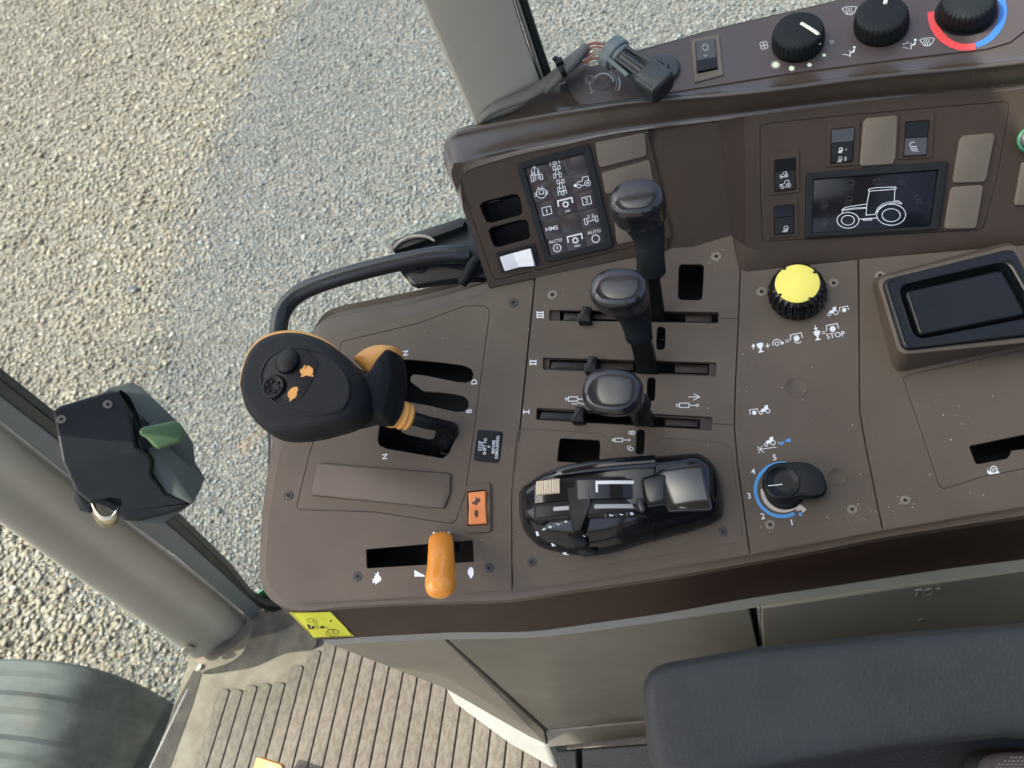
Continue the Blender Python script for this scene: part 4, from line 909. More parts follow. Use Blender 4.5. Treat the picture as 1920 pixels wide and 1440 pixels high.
swp = thing('switch_panel', 'left switch panel set into the dashboard with two empty openings', 'panel', PB1.P(1050, 400))
dispo = zm(z3, [(505, 300), (900, 205), (1030, 760), (680, 840)])
plate('panel_face', PB1, cl_in, [h1_, h2_, dispo], .4, 3, 'dash_wall', swp, .4)
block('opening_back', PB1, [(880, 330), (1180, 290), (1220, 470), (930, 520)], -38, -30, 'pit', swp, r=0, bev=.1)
for hh in (h1_, h2_):
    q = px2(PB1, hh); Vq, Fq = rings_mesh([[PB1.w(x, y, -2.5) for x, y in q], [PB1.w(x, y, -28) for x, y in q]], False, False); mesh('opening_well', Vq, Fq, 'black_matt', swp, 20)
block('socket_rib', PB1, [(905, 372), (935, 364), (938, 376), (908, 384)], -26, -16, 'black', swp, r=.5, bev=.3)
for P_ in [[(950, 150), (1232, 92), (1246, 102), (1258, 222), (1240, 236), (985, 300), (968, 288), (948, 170)], [(990, 330), (1262, 255), (1276, 264), (1296, 380), (1280, 394), (1020, 460), (1005, 448), (986, 345)], [(1030, 480), (1310, 410), (1325, 520), (1060, 600), (1045, 590)], [(1062, 635), (1340, 560), (1355, 700), (1090, 762), (1075, 745)]]:
    block('blank_cover', PB1, zm(z3, P_), .4, 2.6, 'blank', swp, r=1.4, bev=.9)
# vertical slot marks beside
for P_ in [[(130, 378), (146, 376), (160, 425), (148, 430)], [(1272, 84), (1290, 84), (1296, 122), (1284, 130)]]:
    block('clip_slot', PB1, zm(z3, P_), .0, .8, 'pit', swp, r=.3, bev=.1)
# wall between, recessed
e1, e2 = [W(1236, 478, -1), W(1372, 441, -1)], [W(1205, 240, 62), W(1343, 224, 62)]
V = [PB1.P(1249, 474, -3), W(1300, 463, 0), W(1372, 441, 0), W(1388, 478, 4), PB1.P(1212, 240, -4), W(1270, 232, 60), W(1346, 226, 60), W(1398, 220, 62)]
mesh('middle_wall', V, [(0, 1, 5, 4), (1, 2, 6, 5)], 'dash_wall', dash, 10)
V = [W(1372, 441, 0), W(1380, 444, 6), PB2.P(1402, 470), W(1346, 226, 60), W(1372, 221, 62), PB2.P(1398, 218)]
mesh('wall_return', V, [(0, 1, 4, 3), (1, 2, 5, 4)], 'dash_dark', dash, 10)  # coloured darker than the walls to offset the window light it catches
# right housing: face, surround and toe
surr2 = [(1399, 466), (1396, 218), (1640, 188), (2100, 132), (2080, 420), (1920, 437), (1650, 452), (1420, 470)]
inl2 = rp(zm(z8, [(92, 280), (160, 262), (500, 225), (1000, 178), (1500, 135), (1780, 112), (1812, 125), (1818, 160), (1740, 620), (1655, 940), (1640, 985), (1600, 1002), (700, 1048), (130, 1082), (108, 1065), (95, 700)]), 3)
plate('light_panel_surround', PB2, surr2, [inl2], 0, 3, 'dash_wall', dash, .5)
V = [PB2.P(1399, 463), PB2.P(1420, 469), PB2.P(1650, 451), PB2.P(1920, 436), PB2.P(2080, 419), W(1384, 492, 3), W(1398, 504, 2), W(1650, 478, 2), W(1920, 455, 2), W(2080, 440, 2), W(1372, 441, 0), W(1386, 506, -.5), W(1402, 511, -.5), W(1650, 484, -.5), W(1920, 461, -.5), W(2080, 446, -.5)]
mesh('toe', V, [(0, 1, 6, 5), (1, 2, 7, 6), (2, 3, 8, 7), (3, 4, 9, 8), (5, 6, 12, 11), (6, 7, 13, 12), (7, 8, 14, 13), (8, 9, 15, 14), (0, 5, 10), (5, 11, 10)], 'dash_wall', dash, 50)
lp = thing('light_switch_panel', 'wide light switch panel with the tractor display, at the upper right', 'panel', PB2.P(1640, 330))
i2 = [tuple(p) for p in inset(np.array(inl2), .6)]
if np.ptp(np.array(i2)[:, 0]) > np.ptp(np.array(inl2)[:, 0]): i2 = [tuple(p) for p in inset(np.array(inl2), -.6)]
plate('panel_face', PB2, i2, [], .3, 3, 'dash_wall', lp, .4)
block('panel_backing', PB2, [(1410, 235), (1890, 190), (1850, 440), (1415, 460)], -8, -3.2, 'dash_dark', lp, r=0, bev=.1)
for P_ in [[(830, 225), (1030, 205), (1048, 225), (1032, 500), (1012, 545), (800, 558), (783, 545), (806, 255)], [(1500, 345), (1700, 328), (1720, 348), (1662, 645), (1640, 668), (1440, 676), (1426, 655), (1474, 375)], [(1430, 702), (1620, 688), (1640, 706), (1594, 975), (1575, 990), (1380, 994), (1368, 975), (1408, 725)], [(1905, 530), (2100, 520), (2080, 830), (1860, 830), (1855, 800)]]:
    block('blank_cover', PB2, zm(z8, P_), .3, 3.2, 'blank', lp, r=2, bev=1.1)
# round green-rimmed indicator cut off at the right edge
gi = thing('warning_lamp', 'round green rimmed indicator cut off by the right edge', 'lamp', PB2.P(1935, 262))
stack('lamp_rim', [(1935, 264, 0, 29), (1935, 262, 6, 29), (1935, 262, 8, 25)], 'green_paint', gi, pl=PB2, ratio=1)
stack('lamp_lens', [(1936, 261, 8, 24), (1936, 261, 10, 20), (1936, 261, 11, 10)], 'disc_grey', gi, pl=PB2, ratio=1)

# --- heater control plate on the ledge
hv = thing('climate_panel', 'long dark heater control plate on top of the ledge', 'panel', PC.P(1500, 90))
hvo = [(1063, 137), (1068, 134), (1199, 97), (1311, 63), (1374, 47), (1457, 28), (1601, -6), (1800, -52), (1925, -75), (1940, 40), (1925, 54), (1895, 78), (1851, 91), (1695, 109), (1495, 135), (1380, 153), (1200, 182), (1102, 196), (1088, 195), (1075, 184), (1062, 160)]
plate('plate', PC, rp(hvo, [2, 1, 0, 0, 0, 0, 0, 0, 2, 2, 6, 6, 6, 0, 0, 0, 0, 4, 4, 4, 3]), [], 0, 2.2, 'hvac', hv, .35)
hb = grow(rp(hvo, 1), 1.4)
plate('plate_border', PC, hb, [], -1.0, 2.0, 'dash_dark', hv, .3)
H = dict(pl=PC, parent=hv)
mark(lambda s: (s.arc((1040, 475), 24, 0, 360, 4), s.arc((1040, 475), 14, 0, 360, 2), s.arc((1125, 500), 62, 10, 150, 14, ry=60), s.arc((1125, 500), 98, -28, 25, 12, ry=92), s.arc((1125, 500), 80, -28, 60, 4, ry=78), s.arc((1125, 500), 84, 175, 215, 3), s.line([(1058, 545), (1070, 548)], 4), s.ring((1050, 556), 5, 3)), z=Z9, mt='white_dim', **H)
stack('knob_stub', [(1130, 155, 0, 16), (1130, 155, .6, 16), (1130, 155, .7, 14), (1130, 155, .4, 13), (1130, 155, .4, 2)], 'hvac', hv, pl=PC, ratio=1)
def fan(s):
    for i in range(4):
        a = i*math.pi/2+.5; s.arc((360+15*math.cos(a), 272+15*math.sin(a)), 11, 0, 360, 3.5, rot=0)
mark(fan, 'fan_mark', z=Z10, mt='white', **H)
mark(lambda s: (s.disc((430, 388), 20, 20, 17), s.ring((430, 388), 27, 2.5, 23), s.disc((526, 410), 17, 18, 15), s.disc((633, 389), 14, 18, 12), s.disc((721, 331), 11, 16, 9), s.ring((767, 251), 10, 3, 9)), 'fan_dots', z=Z10, mt='glow', **H)
def shield(s, x, y, k=1.):
    s.line([(x-44*k, y-16*k), (x-20*k, y-26*k), (x+20*k, y-30*k), (x+44*k, y-26*k), (x+30*k, y+6*k), (x+4*k, y+20*k), (x-20*k, y+14*k)], 4, True)
    for i in (-14, 0, 14): s.line([(x+i*k, y-22*k), (x+(i-4)*k, y-6*k), (x+(i+4)*k, y+6*k), (x+i*k, y+22*k)], 3.4)
mark(lambda s: shield(s, 872, 68), 'demist_mark', z=Z10, **H); mark(lambda s: shield(s, 1338, 256), 'demist_mark', z=Z10, **H)
def seated(s, x, y):
    s.disc((x+22, y-26), 8, 10); s.line([(x+22, y-14), (x+16, y+2), (x-4, y+6)], 10); s.line([(x-2, y+6), (x-6, y+30)], 6); s.line([(x+4, y-6), (x-14, y-4)], 4)
mark(lambda s: (seated(s, 880, 310), s.line([(828, 328), (846, 326), (870, 334)], 4), seated(s, 1246, 266), s.line([(1190, 266), (1208, 262), (1226, 250)], 4), s.line([(1192, 286), (1210, 286), (1226, 292)], 4)), 'airflow_mark', z=Z10, **H)

def fluted(name, rings, mt, parent, pl, nf, depth, ratio=1., seg=3, fl0=1, fl1=None, sharp=False):
    n = nf*seg*2; R_ = []
    for i, g in enumerate(rings):
        u, v, h, r = g[:4]; c = pl.q(u, v, h); a = r*np.linalg.norm(pl.q(u+1, v, h)-c); row = []; fd = depth if (fl0 <= i <= (fl1 if fl1 is not None else len(rings)-3)) else 0
        for k in range(n):
            x = 2*math.pi*k/n; q = math.cos(x*nf); q = math.copysign(abs(q)**.35, q) if sharp else q
            rr = a-fd*(.5-.5*q); row.append(pl.w(c[0]+rr*math.cos(x), c[1]+rr*math.sin(x)*ratio, h))
        R_.append(row)
    V, Fc = rings_mesh(R_); return mesh(name, V, Fc, mt, parent, 40)
def heater_knob(label, ub, vb, ut, vt, r, h, pointer):
    t = thing('rotary_knob', label, 'knob', PC.P(ub, vb), 'heater control knobs')
    L_ = lambda k: (ub+(ut-ub)*k, vb+(vt-vb)*k)
    stack('knob_base', [(*L_(0), .2, r*1.02), (*L_(.12), h*.12, r*1.02), (*L_(.14), h*.14, r*.9)], 'black', t, pl=PC, ratio=1)
    fluted('knob_grip', [(*L_(.14), h*.14, r*1.0), (*L_(.2), h*.2, r*1.04), (*L_(.8), h*.8, r*1.0), (*L_(.92), h*.92, r*.97), (*L_(.98), h*.98, r*.91), (*L_(1), h, r*.86), (*L_(1), h-.3, r*.4)], 'black_matt', t, PC, 30, .9)
    if pointer:
        pts = [PC.P(u, v, hh)+PC.n*.0005 for u, v, hh in pointer]; tube('pointer', pts, [.0017]*len(pts), 'glow', t, seg=8, sub=3, flat=.55, axis=PC.n)
    return t
heater_knob('fluted black fan knob with pale pointer turned right, left of the heater knobs', 1496, 80, 1497, 55, 48.5, 18, [(1502, 44, 18.2), (1528, 60, 18), (1535, 68, 16), (1536, 84, 9)])
heater_knob('fluted black air direction knob between the fan knob and red blue ring', 1652, 50, 1653, 24, 51, 18, [(1664, -10, 18.2), (1659, 8, 18.2)])
stack('ring_seat', [(1811, 24, .1, 60), (1811, 24, .5, 60), (1811, 24, .6, 57)], 'black', hv, pl=PC, ratio=1)
mark(lambda s: s.arc((1812, 24), 65, 178, 285, 19), 'hot_scale', h=.16, pl=PC, mt='red', parent=hv)
mark(lambda s: s.arc((1813, 19), 68, 284, 400, 16), 'cold_scale', h=.22, pl=PC, mt='blue_deep', parent=hv)
heater_knob('fluted black temperature knob inside the red and blue ring, top right', 1813, 25, 1816, -2, 53, 18, None)

# --- rocker switches
def rocker(name, label, pl, frame, body, split, mt_frame, mt_a, mt_b, icons=None, tilt=2.2, group=None, hf=1.6, h_=3.8):
    """frame/body: 4 photo corners from top-left clockwise; the body is two facets meeting at `split`"""
    c = np.mean(np.array(frame), 0); t = thing(name, label, 'switch', pl.P(*c), group)
    qf = rpoly(px2(pl, frame, hf), 1.6); qb = rpoly(px2(pl, body, hf), .8)
    f_ = plate('bezel', pl, [tuple(p) for p in qf], [[tuple(p) for p in qb]], hf, hf+.2, mt_frame, t, .4, mm=True)
    B = [np.array(p) for p in px2(pl, body, hf)]
    B = [b+(np.mean(B, 0)-b)*.05 for b in B]
    if isinstance(split, (int, float)): ml, mr = lerp(B[0], B[3], split), lerp(B[1], B[2], split)
    hm = h_-tilt*.55
    def facet(nm, quad, hs, mt):
        rows = [[pl.w(*q, hf-1.2) for q in quad]]; ctr = np.mean(quad, 0)
        rows.append([pl.w(*q, h-.4) for q, h in zip(quad, hs)]); rows.append([pl.w(*(q+(ctr-q)/np.linalg.norm(ctr-q)*.45), h) for q, h in zip(quad, hs)])
        V, Fc = rings_mesh(rows); return mesh(nm, V, Fc, mt, t, 25)
    facet('rocker_top', [B[0], B[1], mr, ml], [h_, h_, hm, hm], mt_a)
    facet('rocker_bottom', [ml, mr, B[2], B[3]], [hm, hm, h_-tilt*.2, h_-tilt*.2], mt_b)
    if icons: icons(t)
    return t
# air-conditioning rocker on the ledge
def ic(t):
    mark(lambda s: (s.gear((1735, 284), 15, 4, 8, .8), s.line([(1722, 330), (1736, 338), (1752, 330)], 4), s.line([(1736, 322), (1736, 344)], 4)), pl=PC, parent=t, h=4.0, z=Z9, mt='white_dim')
rocker('rocker_switch', 'rocker switch with snowflake mark between the wire connector and the fan knob', PC, [(1295, 74), (1348, 64), (1356, 140), (1302, 154)], [(1304, 79), (1341, 73), (1346, 130), (1307, 138)], .62, 'blank', 'switch_grey', 'black', ic)
# display with indicator symbols
dp = thing('indicator_display', 'tall black indicator display with white symbols, HMS and AUTO legends', 'display', PB1.P(1060, 380))
fr_o = rp(zm(z3, [(478, 278), (896, 160), (915, 172), (1056, 762), (1040, 785), (668, 870), (645, 858), (474, 292)]), 2)
scr = zm(z3, [(520, 306), (878, 215), (1012, 752), (676, 834)])
plate('frame', PB1, fr_o, [scr], 4.2, 4.4, 'black_matt', dp, .9)
block('screen', PB1, scr, -2, 1.6, 'screen', dp, r=0, bev=.05)
cellsV = []
def bil(P, a, b):
    P = [np.array(p, float) for p in P]; return tuple(lerp(lerp(P[0], P[1], a), lerp(P[3], P[2], a), b))
for i in range(3):
    for j in range(5):
        g_ = .012; q = [bil(scr, i/3+g_, j/5+g_*.7), bil(scr, (i+1)/3-g_, j/5+g_*.7), bil(scr, (i+1)/3-g_, (j+1)/5-g_*.7), bil(scr, i/3+g_, (j+1)/5-g_*.7)]
        block('cell', PB1, q, 1.6, 1.75, 'screen_cell', dp, r=0, bev=.04)
HD = dict(pl=PB1, parent=dp, h=1.9, z=Z3)
def axle_front(s):
    s.line([(580, 296), (586, 345)], 4); s.line([(566, 312), (580, 292), (594, 308)], 4); s.line([(562, 318), (572, 340), (560, 345)], 5); s.line([(605, 308), (604, 332), (616, 330)], 5)
    s.line([(560, 352), (574, 348), (580, 382), (566, 386)], 4, True); s.line([(614, 342), (628, 340), (634, 370), (620, 374)], 4, True); s.line([(578, 330), (584, 348), (606, 342), (602, 326)], 4)
    for y in range(5): s.line([(582, 350+y*7), (594, 347+y*7)], 2.5); s.line([(602, 346+y*6), (614, 343+y*6)], 2.5)
def chassis(s, x, y, d):
    for dx, dy, w_, h_ in [(-6, 0, 14, 22), (22, -4, 14, 22), (-2, 44, 12, 26), (32, 38, 12, 26)]:
        s.line([(x+dx, y+dy), (x+dx+w_, y+dy-3), (x+dx+w_+4, y+dy+h_-4), (x+dx+4, y+dy+h_)], 3.4, True)
    s.line([(x+10, y+16), (x+24, y+12), (x+32, y+44), (x+14, y+50)], 3.4, True)
def sym_pto(s, x, y, k=1.):
    s.line([(x-40*k, y+20*k), (x-46*k, y-14*k), (x+38*k, y-34*k), (x+44*k, y-2*k)], 9*k); s.gear((x+2, y+6), 13*k, 6*k, 8, .6)
def wheels(s):
    s.line([(880, 610), (894, 606), (904, 640), (888, 644)], 4, True); s.line([(944, 594), (958, 590), (966, 622), (952, 626)], 4, True); s.line([(898, 628), (950, 612)], 5)
    for i in range(4): s.line([(900, 590+i*7), (914, 587+i*7)], 2.5); s.line([(926, 584+i*7), (940, 580+i*7)], 2.5)
def trac_line(s, x, y, k, w_):
    s.ring((x, y), 12*k, w_); s.ring((x+54*k, y-18*k), 18*k, w_); s.ring((x+54*k, y-18*k), 6*k, w_); s.line([(x-14*k, y-10*k), (x-10*k, y-24*k), (x+20*k, y-32*k), (x+24*k, y-56*k), (x+56*k, y-62*k), (x+62*k, y-34*k)], w_); s.line([(x+14*k, y), (x+36*k, y-8*k)], w_)
mark(axle_front, **HD)
mark(lambda s: (s.line([(676, 268), (680, 292)], 4), s.line([(727, 256), (732, 276)], 4), s.gear((704, 275), 9, 3.4, 8, .6), chassis(s, 698, 296, 1)), **HD)
mark(lambda s: (chassis(s, 722, 378, 1), s.line([(728, 470), (724, 448), (772, 436), (778, 458)], 4), s.gear((753, 455), 9, 3.4, 8, .6)), **HD)
mark(lambda s: (s.ring((624, 455), 30, 4), s.line([(612, 462), (610, 446), (616, 436), (630, 434), (636, 444), (638, 458)], 4, True), [s.line([(580, 458+i*9), (600, 453+i*9)], 3.4) for i in range(3)], [s.line([(646, 446+i*9), (666, 440+i*9)], 3.4) for i in range(3)], s.line([(602, 418), (608, 430)], 3.4), s.line([(628, 412), (630, 426)], 3.4)), **HD)
mark(lambda s: (trac_line(s, 850, 412, .95, 4), s.line([(818, 412), (838, 408)], 5), s.poly([(814, 410), (832, 396), (834, 422)])), **HD)
mark(lambda s: s.line([(626, 545), (678, 532), (688, 576), (636, 590)], 4.5, True), **HD); mark(lambda s: s.line([(866, 484), (916, 472), (926, 516), (876, 528)], 4.5, True), **HD)
mark(lambda s: sym_pto(s, 768, 516), **HD); mark(lambda s: sym_pto(s, 826, 732), **HD); mark(wheels, **HD)
mark(lambda s: s.gear((719, 784), 21, 3.6, 16, .28), **HD); mark(lambda s: s.gear((950, 728), 21, 3.6, 16, .28), **HD)
for t_, x, y, hp in [('1', 657, 562, 8.2), ('2', 896, 500, 8.2), ('540', 782, 562, 3.8), ('1000', 838, 772, 3.8), ('HMS', 686, 668, 7.6), ('AUTO', 709, 743, 5.6), ('AUTO', 941, 688, 5.6), ('E', 720, 784, 5.2)]:
    text(PB1, t_, *z3(x, y), hp, 12, 'white', dp, h=1.95, bold=.004, wide=1.15)
# white rocker bottom left of that panel
ws = thing('rocker_switch', 'white rocker switch in a black bezel at the bottom left of the switch panel', 'switch', PB1.P(970, 487))
plate('bezel', PB1, zm(z3, [(344, 812), (580, 756), (612, 880), (385, 932)]), [zm(z3, [(368, 822), (572, 775), (600, 880), (402, 925)])], 2.4, 2.4, 'black', ws, .4)
block('bezel_floor', PB1, zm(z3, [(350, 815), (576, 762), (606, 880), (390, 930)]), -2, .8, 'pit', ws, r=0, bev=.1)
tl, tm, tr, br, bm_, bl = [z3(*p) for p in [(374, 838), (452, 815), (558, 786), (584, 892), (488, 900), (404, 924)]]
hs = [7.0, 3.6, 7.6]
V = [PB1.P(*tl, hs[0]), PB1.P(*tm, hs[1]), PB1.P(*tr, hs[2]), PB1.P(*br, hs[2]), PB1.P(*bm_, hs[1]), PB1.P(*bl, hs[0])]; V += [p-PB1.n*.0065 for p in V[:]]
o = mesh('rocker', V, [(0, 1, 4, 5), (1, 2, 3, 4), (0, 1, 7, 6), (1, 2, 8, 7), (2, 3, 9, 8), (3, 4, 10, 9), (4, 5, 11, 10), (5, 0, 6, 11)], 'switch_white', ws, 20)
b_ = o.modifiers.new('b', 'BEVEL'); b_.width = .0005; b_.segments = 2
# light switches
GR = 'black rocker switches on the light panel'
def lamp(s, x, y, k=1., fl=1, w_=4.5):
    s.arc((x, y), 20*k, -70*fl-10, 190-20*fl, w_, ry=15*k); s.line([(x-22*k*fl, y+10*k), (x+18*k*fl, y+14*k)], w_)
    for i in range(4): s.line([(x+(-16+i*11)*k, y+18*k), (x+(-16+i*11-14*fl)*k, y+42*k)], w_*.8)
def i1(t): mark(lambda s: (trac_line(s, 240, 636, .62, 3.4), s.line([(230, 634), (262, 630)], 2), trac_line(s, 246, 706, .8, 3.4), s.line([(228, 688), (246, 690)], 3.4), s.line([(228, 696), (246, 696)], 3.4)), pl=PB2, parent=t, h=4.1, z=Z8)
def i2_(t): mark(lambda s: lamp(s, 272, 986, .75, 1), pl=PB2, parent=t, h=4.1, z=Z8)
def i3(t): mark(lambda s: (lamp(s, 652, 442, .62, 1, 5.5), s.line([(688, 436), (688, 452)], 4), lamp(s, 648, 505, .66, 1, 3.4), s.line([(680, 494), (680, 524)], 3), s.line([(688, 493), (688, 523)], 3)), pl=PB2, parent=t, h=4.1, z=Z8)
def i4(t): mark(lambda s: lamp(s, 1152, 410, 1.15, -1), pl=PB2, parent=t, h=4.1, z=Z8)
rocker('rocker_switch', 'black rocker with two small tractor marks, upper of two left of the tractor display', PB2, zm(z8, [(160, 470), (366, 450), (368, 740), (158, 762)]), zm(z8, [(190, 518), (338, 502), (338, 722), (192, 738)]), .38, 'dash_wall', 'screen_black', 'black', i1, 1.4, GR)
rocker('rocker_switch', 'black rocker with a lamp mark, lower of two left of the tractor display', PB2, zm(z8, [(156, 798), (356, 782), (358, 1044), (156, 1060)]), zm(z8, [(188, 838), (328, 824), (326, 1024), (190, 1036)]), .40, 'dash_wall', 'screen_black', 'black', i2_, 1.4, GR)
rocker('rocker_switch', 'black rocker with two lamp marks above the left half of the tractor display', PB2, zm(z8, [(558, 252), (784, 234), (778, 552), (548, 566)]), zm(z8, [(586, 304), (748, 288), (734, 530), (580, 542)]), .40, 'dash_wall', 'switch_grey', 'black', i3, 1.4, GR)
rocker('rocker_switch', 'black rocker with one big lamp mark above the right half of the tractor display', PB2, zm(z8, [(1074, 204), (1302, 184), (1290, 500), (1050, 514)]), zm(z8, [(1100, 252), (1264, 240), (1244, 486), (1086, 496)]), .48, 'dash_wall', 'black', 'switch_grey', i4, 2.4, GR)
# tractor display
td = thing('tractor_display', 'wide black display with a white line drawing of a tractor', 'display', PB2.P(1640, 375))
to = rp(zm(z8, [(420, 608), (1380, 522), (1398, 535), (1335, 985), (1310, 1000), (410, 1056), (402, 1048), (412, 625)]), 2)
ti = zm(z8, [(465, 650), (1330, 585), (1275, 975), (455, 1022)])
plate('frame', PB2, to, [ti], 4.6, 4.6, 'black_matt', td, 1.0)
block('screen', PB2, ti, -.5, 2.2, 'screen_black', td, r=0, bev=.05)
def bigt(s):
    s.ring((701, 934), 76, 5, 55); s.ring((701, 934), 45, 5, 34); s.ring((1000, 895), 101, 5, 74); s.ring((1000, 899), 63, 5, 45)
    s.line([(664, 886), (660, 862), (680, 846), (730, 836), (826, 822)], 5); s.line([(664, 862), (740, 850), (826, 846)], 5); s.line([(826, 900), (832, 820), (850, 732), (842, 728), (846, 718), (900, 708), (1030, 704), (1036, 712), (1030, 718), (852, 732)], 5)
    s.line([(1026, 718), (1022, 800)], 5); s.line([(826, 898), (888, 893), (906, 850), (940, 822), (985, 808), (1050, 800), (1074, 818), (1068, 822), (1040, 812), (985, 820), (945, 836), (915, 862), (900, 890)], 4.5)
    s.line([(778, 926), (900, 918)], 5); s.line([(806, 928), (868, 924), (868, 932), (808, 936)], 4, True); s.line([(668, 866), (826, 850)], 3)
mark(bigt, 'tractor_drawing', pl=PB2, parent=td, h=2.4, z=Z8)
def ghosts(s):
    for x, y, k in [(720, 675, 1.2), (1075, 645, -1.2), (710, 785, 1.1), (1185, 775, -1.1), (540, 820, 1), (540, 935, 1)]: lamp(s, x, y, abs(k), 1 if k > 0 else -1, 3)
    s.line([(895, 690), (890, 650), (920, 645), (925, 685)], 3, True)
    for a in (-1, 1): s.line([(908+a*25, 660), (908+a*36, 655)], 3); s.line([(908+a*25, 675), (908+a*36, 678)], 3)
mark(ghosts, 'unlit_symbols', pl=PB2, parent=td, h=2.35, z=Z8, mt='ghost')

# orange hare and turtle rocker
ors = thing('rocker_switch', 'orange rocker switch with hare and turtle marks', 'switch', W(895, 950, 0))
qf = zm(z2, [(1268, 190), (1392, 178), (1406, 192), (1408, 460), (1395, 472), (1265, 478), (1254, 465), (1258, 200)]); qb = zm(z2, [(1268, 228), (1376, 218), (1388, 428), (1272, 434)])
plate('bezel', PA, rp(qf, 1), [rp(qb, 1.5)], 2.6, 2.6, 'console', ors, .5)
block('bezel_floor', PA, grow(qb, 2), .1, .6, 'pit', ors, r=0, bev=.1)
C_ = zm(z2, [(1272, 234), (1376, 224), (1378, 322), (1276, 326), (1384, 420), (1272, 426)])
hh = [7.5, 7.5, 3.6, 3.6, 6.2, 6.2]
top = [PA.P(*C_[0], hh[0]), PA.P(*C_[1], hh[1]), PA.P(*C_[2], hh[2]), PA.P(*C_[4], hh[4]), PA.P(*C_[5], hh[5]), PA.P(*C_[3], hh[3])]
V = top+[p-PA.n*(h_-.5)/1000 for p, h_ in zip(top, [7.5, 7.5, 3.6, 6.2, 6.2, 3.6])]
o = mesh('rocker', V, [(0, 1, 2, 5), (5, 2, 3, 4), (0, 1, 7, 6), (1, 2, 8, 7), (2, 3, 9, 8), (3, 4, 10, 9), (4, 5, 11, 10), (5, 0, 6, 11)], 'orange_switch', ors, 20)
b_ = o.modifiers.new('b', 'BEVEL'); b_.width = .0012; b_.segments = 3
Pt = plane3(top[0], top[1], top[2], (895, 935)); Pb = plane3(top[5], top[2], top[3], (894, 965))
mark(lambda s: s.poly(place(HARE, 1296, 260, .85, 0)), 'hare_mark', pl=Pt, parent=ors, h=.12, z=Z2, mt='ink_brown')
mark(lambda s: s.poly(place(TURT, 1322, 338, .72)), 'turtle_mark', pl=Pb, parent=ors, h=.12, z=Z2, mt='ink_brown')

rc = random.Random(4); Vk = []; Fk = []
for i in range(260):
    if i < 150: u, v = rc.uniform(560, 1900), rc.uniform(600, 1080)
    elif i < 200: u, v = rc.gauss(1610, 45), rc.gauss(975, 14)
    else: u, v = rc.choice([(1036, 553), (1343, 481), (1697, 938), (1400, 1040), (1650, 990), (960, 1000), (1444, 984), (1660, 985)]); u += rc.gauss(0, 16); v += rc.gauss(0, 12)
    if v > 1110-.135*(u-640)+ (0 if u > 960 else -20): continue
    r_ = rc.choice([.25, .3, .35, .5, .8]); c = PA.q(u, v); k = len(Vk)
    for a_ in (0, 2.1, 4.2): Vk.append(PA.w(c[0]+r_*math.cos(a_+u)*rc.uniform(.6, 1.4), c[1]+r_*math.sin(a_+u), .05))
    Vk.append(PA.w(c[0], c[1], .05+r_*.8)); Fk += [(k, k+1, k+3), (k+1, k+2, k+3), (k+2, k, k+3)]
tag(mesh('crumbs', Vk, Fk, 'tan', con, 0), kind='stuff')

# ================================================================== LEVERS
GH = 'three black hydraulic levers in their slots'
def hyd(label, blade, rings, rot=0., ratio=.74, split=78):
    t = thing('hydraulic_lever', label, 'lever', W(*blade[0][:2], 0), GH)
    # flat blade
    R_ = []
    for (u, v, h, wd) in blade:
        c = PA.q(u, v, h); a = wd/2*np.linalg.norm(PA.q(u+1, v, h)-c); b = 3.2
        R_.append([PA.w(c[0]+x, c[1]+y, h) for x, y in [(-a, -b), (-a+.8, -b-.8), (a-.8, -b-.8), (a, -b), (a, b), (a-.8, b+.8), (-a+.8, b+.8), (-a, b)]])
    V, Fc = rings_mesh(R_); mesh('blade', V, Fc, 'black', t, 40)
    k = [i for i, r in enumerate(rings) if r[2] >= split][0]
    def sm(rs): 
        c = catmull([r[:4] for r in rs], 4); return [tuple(x) for x in c]
    A = sm(rings[:k+1]); B = sm(rings[k:])
    A = [(A[0][0], A[0][1], A[0][2]-1, A[0][3]-2)]+[(A[0][0], A[0][1], A[0][2], A[0][3]+.8), (A[0][0]-.3, A[0][1]-3, A[0][2]+3, A[0][3]+.8), (A[0][0]-.3, A[0][1]-3, A[0][2]+3.3, A[0][3])]+A[1:]
    stack('neck_boot', A, 'rubber', t, seg=48, ratio=ratio, rot=rot)
    B = [(B[0][0], B[0][1], B[0][2]-.3, B[0][3]-1)]+[(B[0][0], B[0][1], B[0][2], B[0][3]+.9)]+B[1:]
    stack('knob', B, 'knob', t, seg=56, ratio=ratio, rot=rot, sq=2.35)
    return t
hyd('hydraulic lever in slot III, the highest of the three black knobs', [(1236, 600, -12, 26), (1234, 592, 0, 26), (1226, 540, 38, 27), (1219, 505, 62, 30)],
    [(1221, 508, 58, 27), (1219, 478, 70, 27), (1217, 448, 80, 29), (1209, 424, 88, 36), (1201, 404, 95, 47), (1196, 388, 102, 52), (1194, 376, 109, 52.5), (1193, 367, 114.5, 47), (1192, 362, 117, 38), (1192, 360, 117.8, 22), (1192, 360, 118, 3)], split=90)
hyd('hydraulic lever in slot II, the middle of the three black knobs', [(1216, 705, -12, 40), (1214, 693, 0, 40), (1206, 655, 32, 38), (1199, 630, 54, 38)],
    [(1198, 632, 50, 25), (1194, 610, 60, 28), (1188, 590, 69, 33), (1177, 571, 79, 42), (1167, 560, 88, 50), (1162, 549, 96, 54.5), (1160, 541, 103, 54.5), (1159, 535, 107.5, 48), (1159, 532, 109.5, 39), (1159, 531, 110.2, 22), (1159, 531, 110.4, 3)], rot=-.08, split=84)
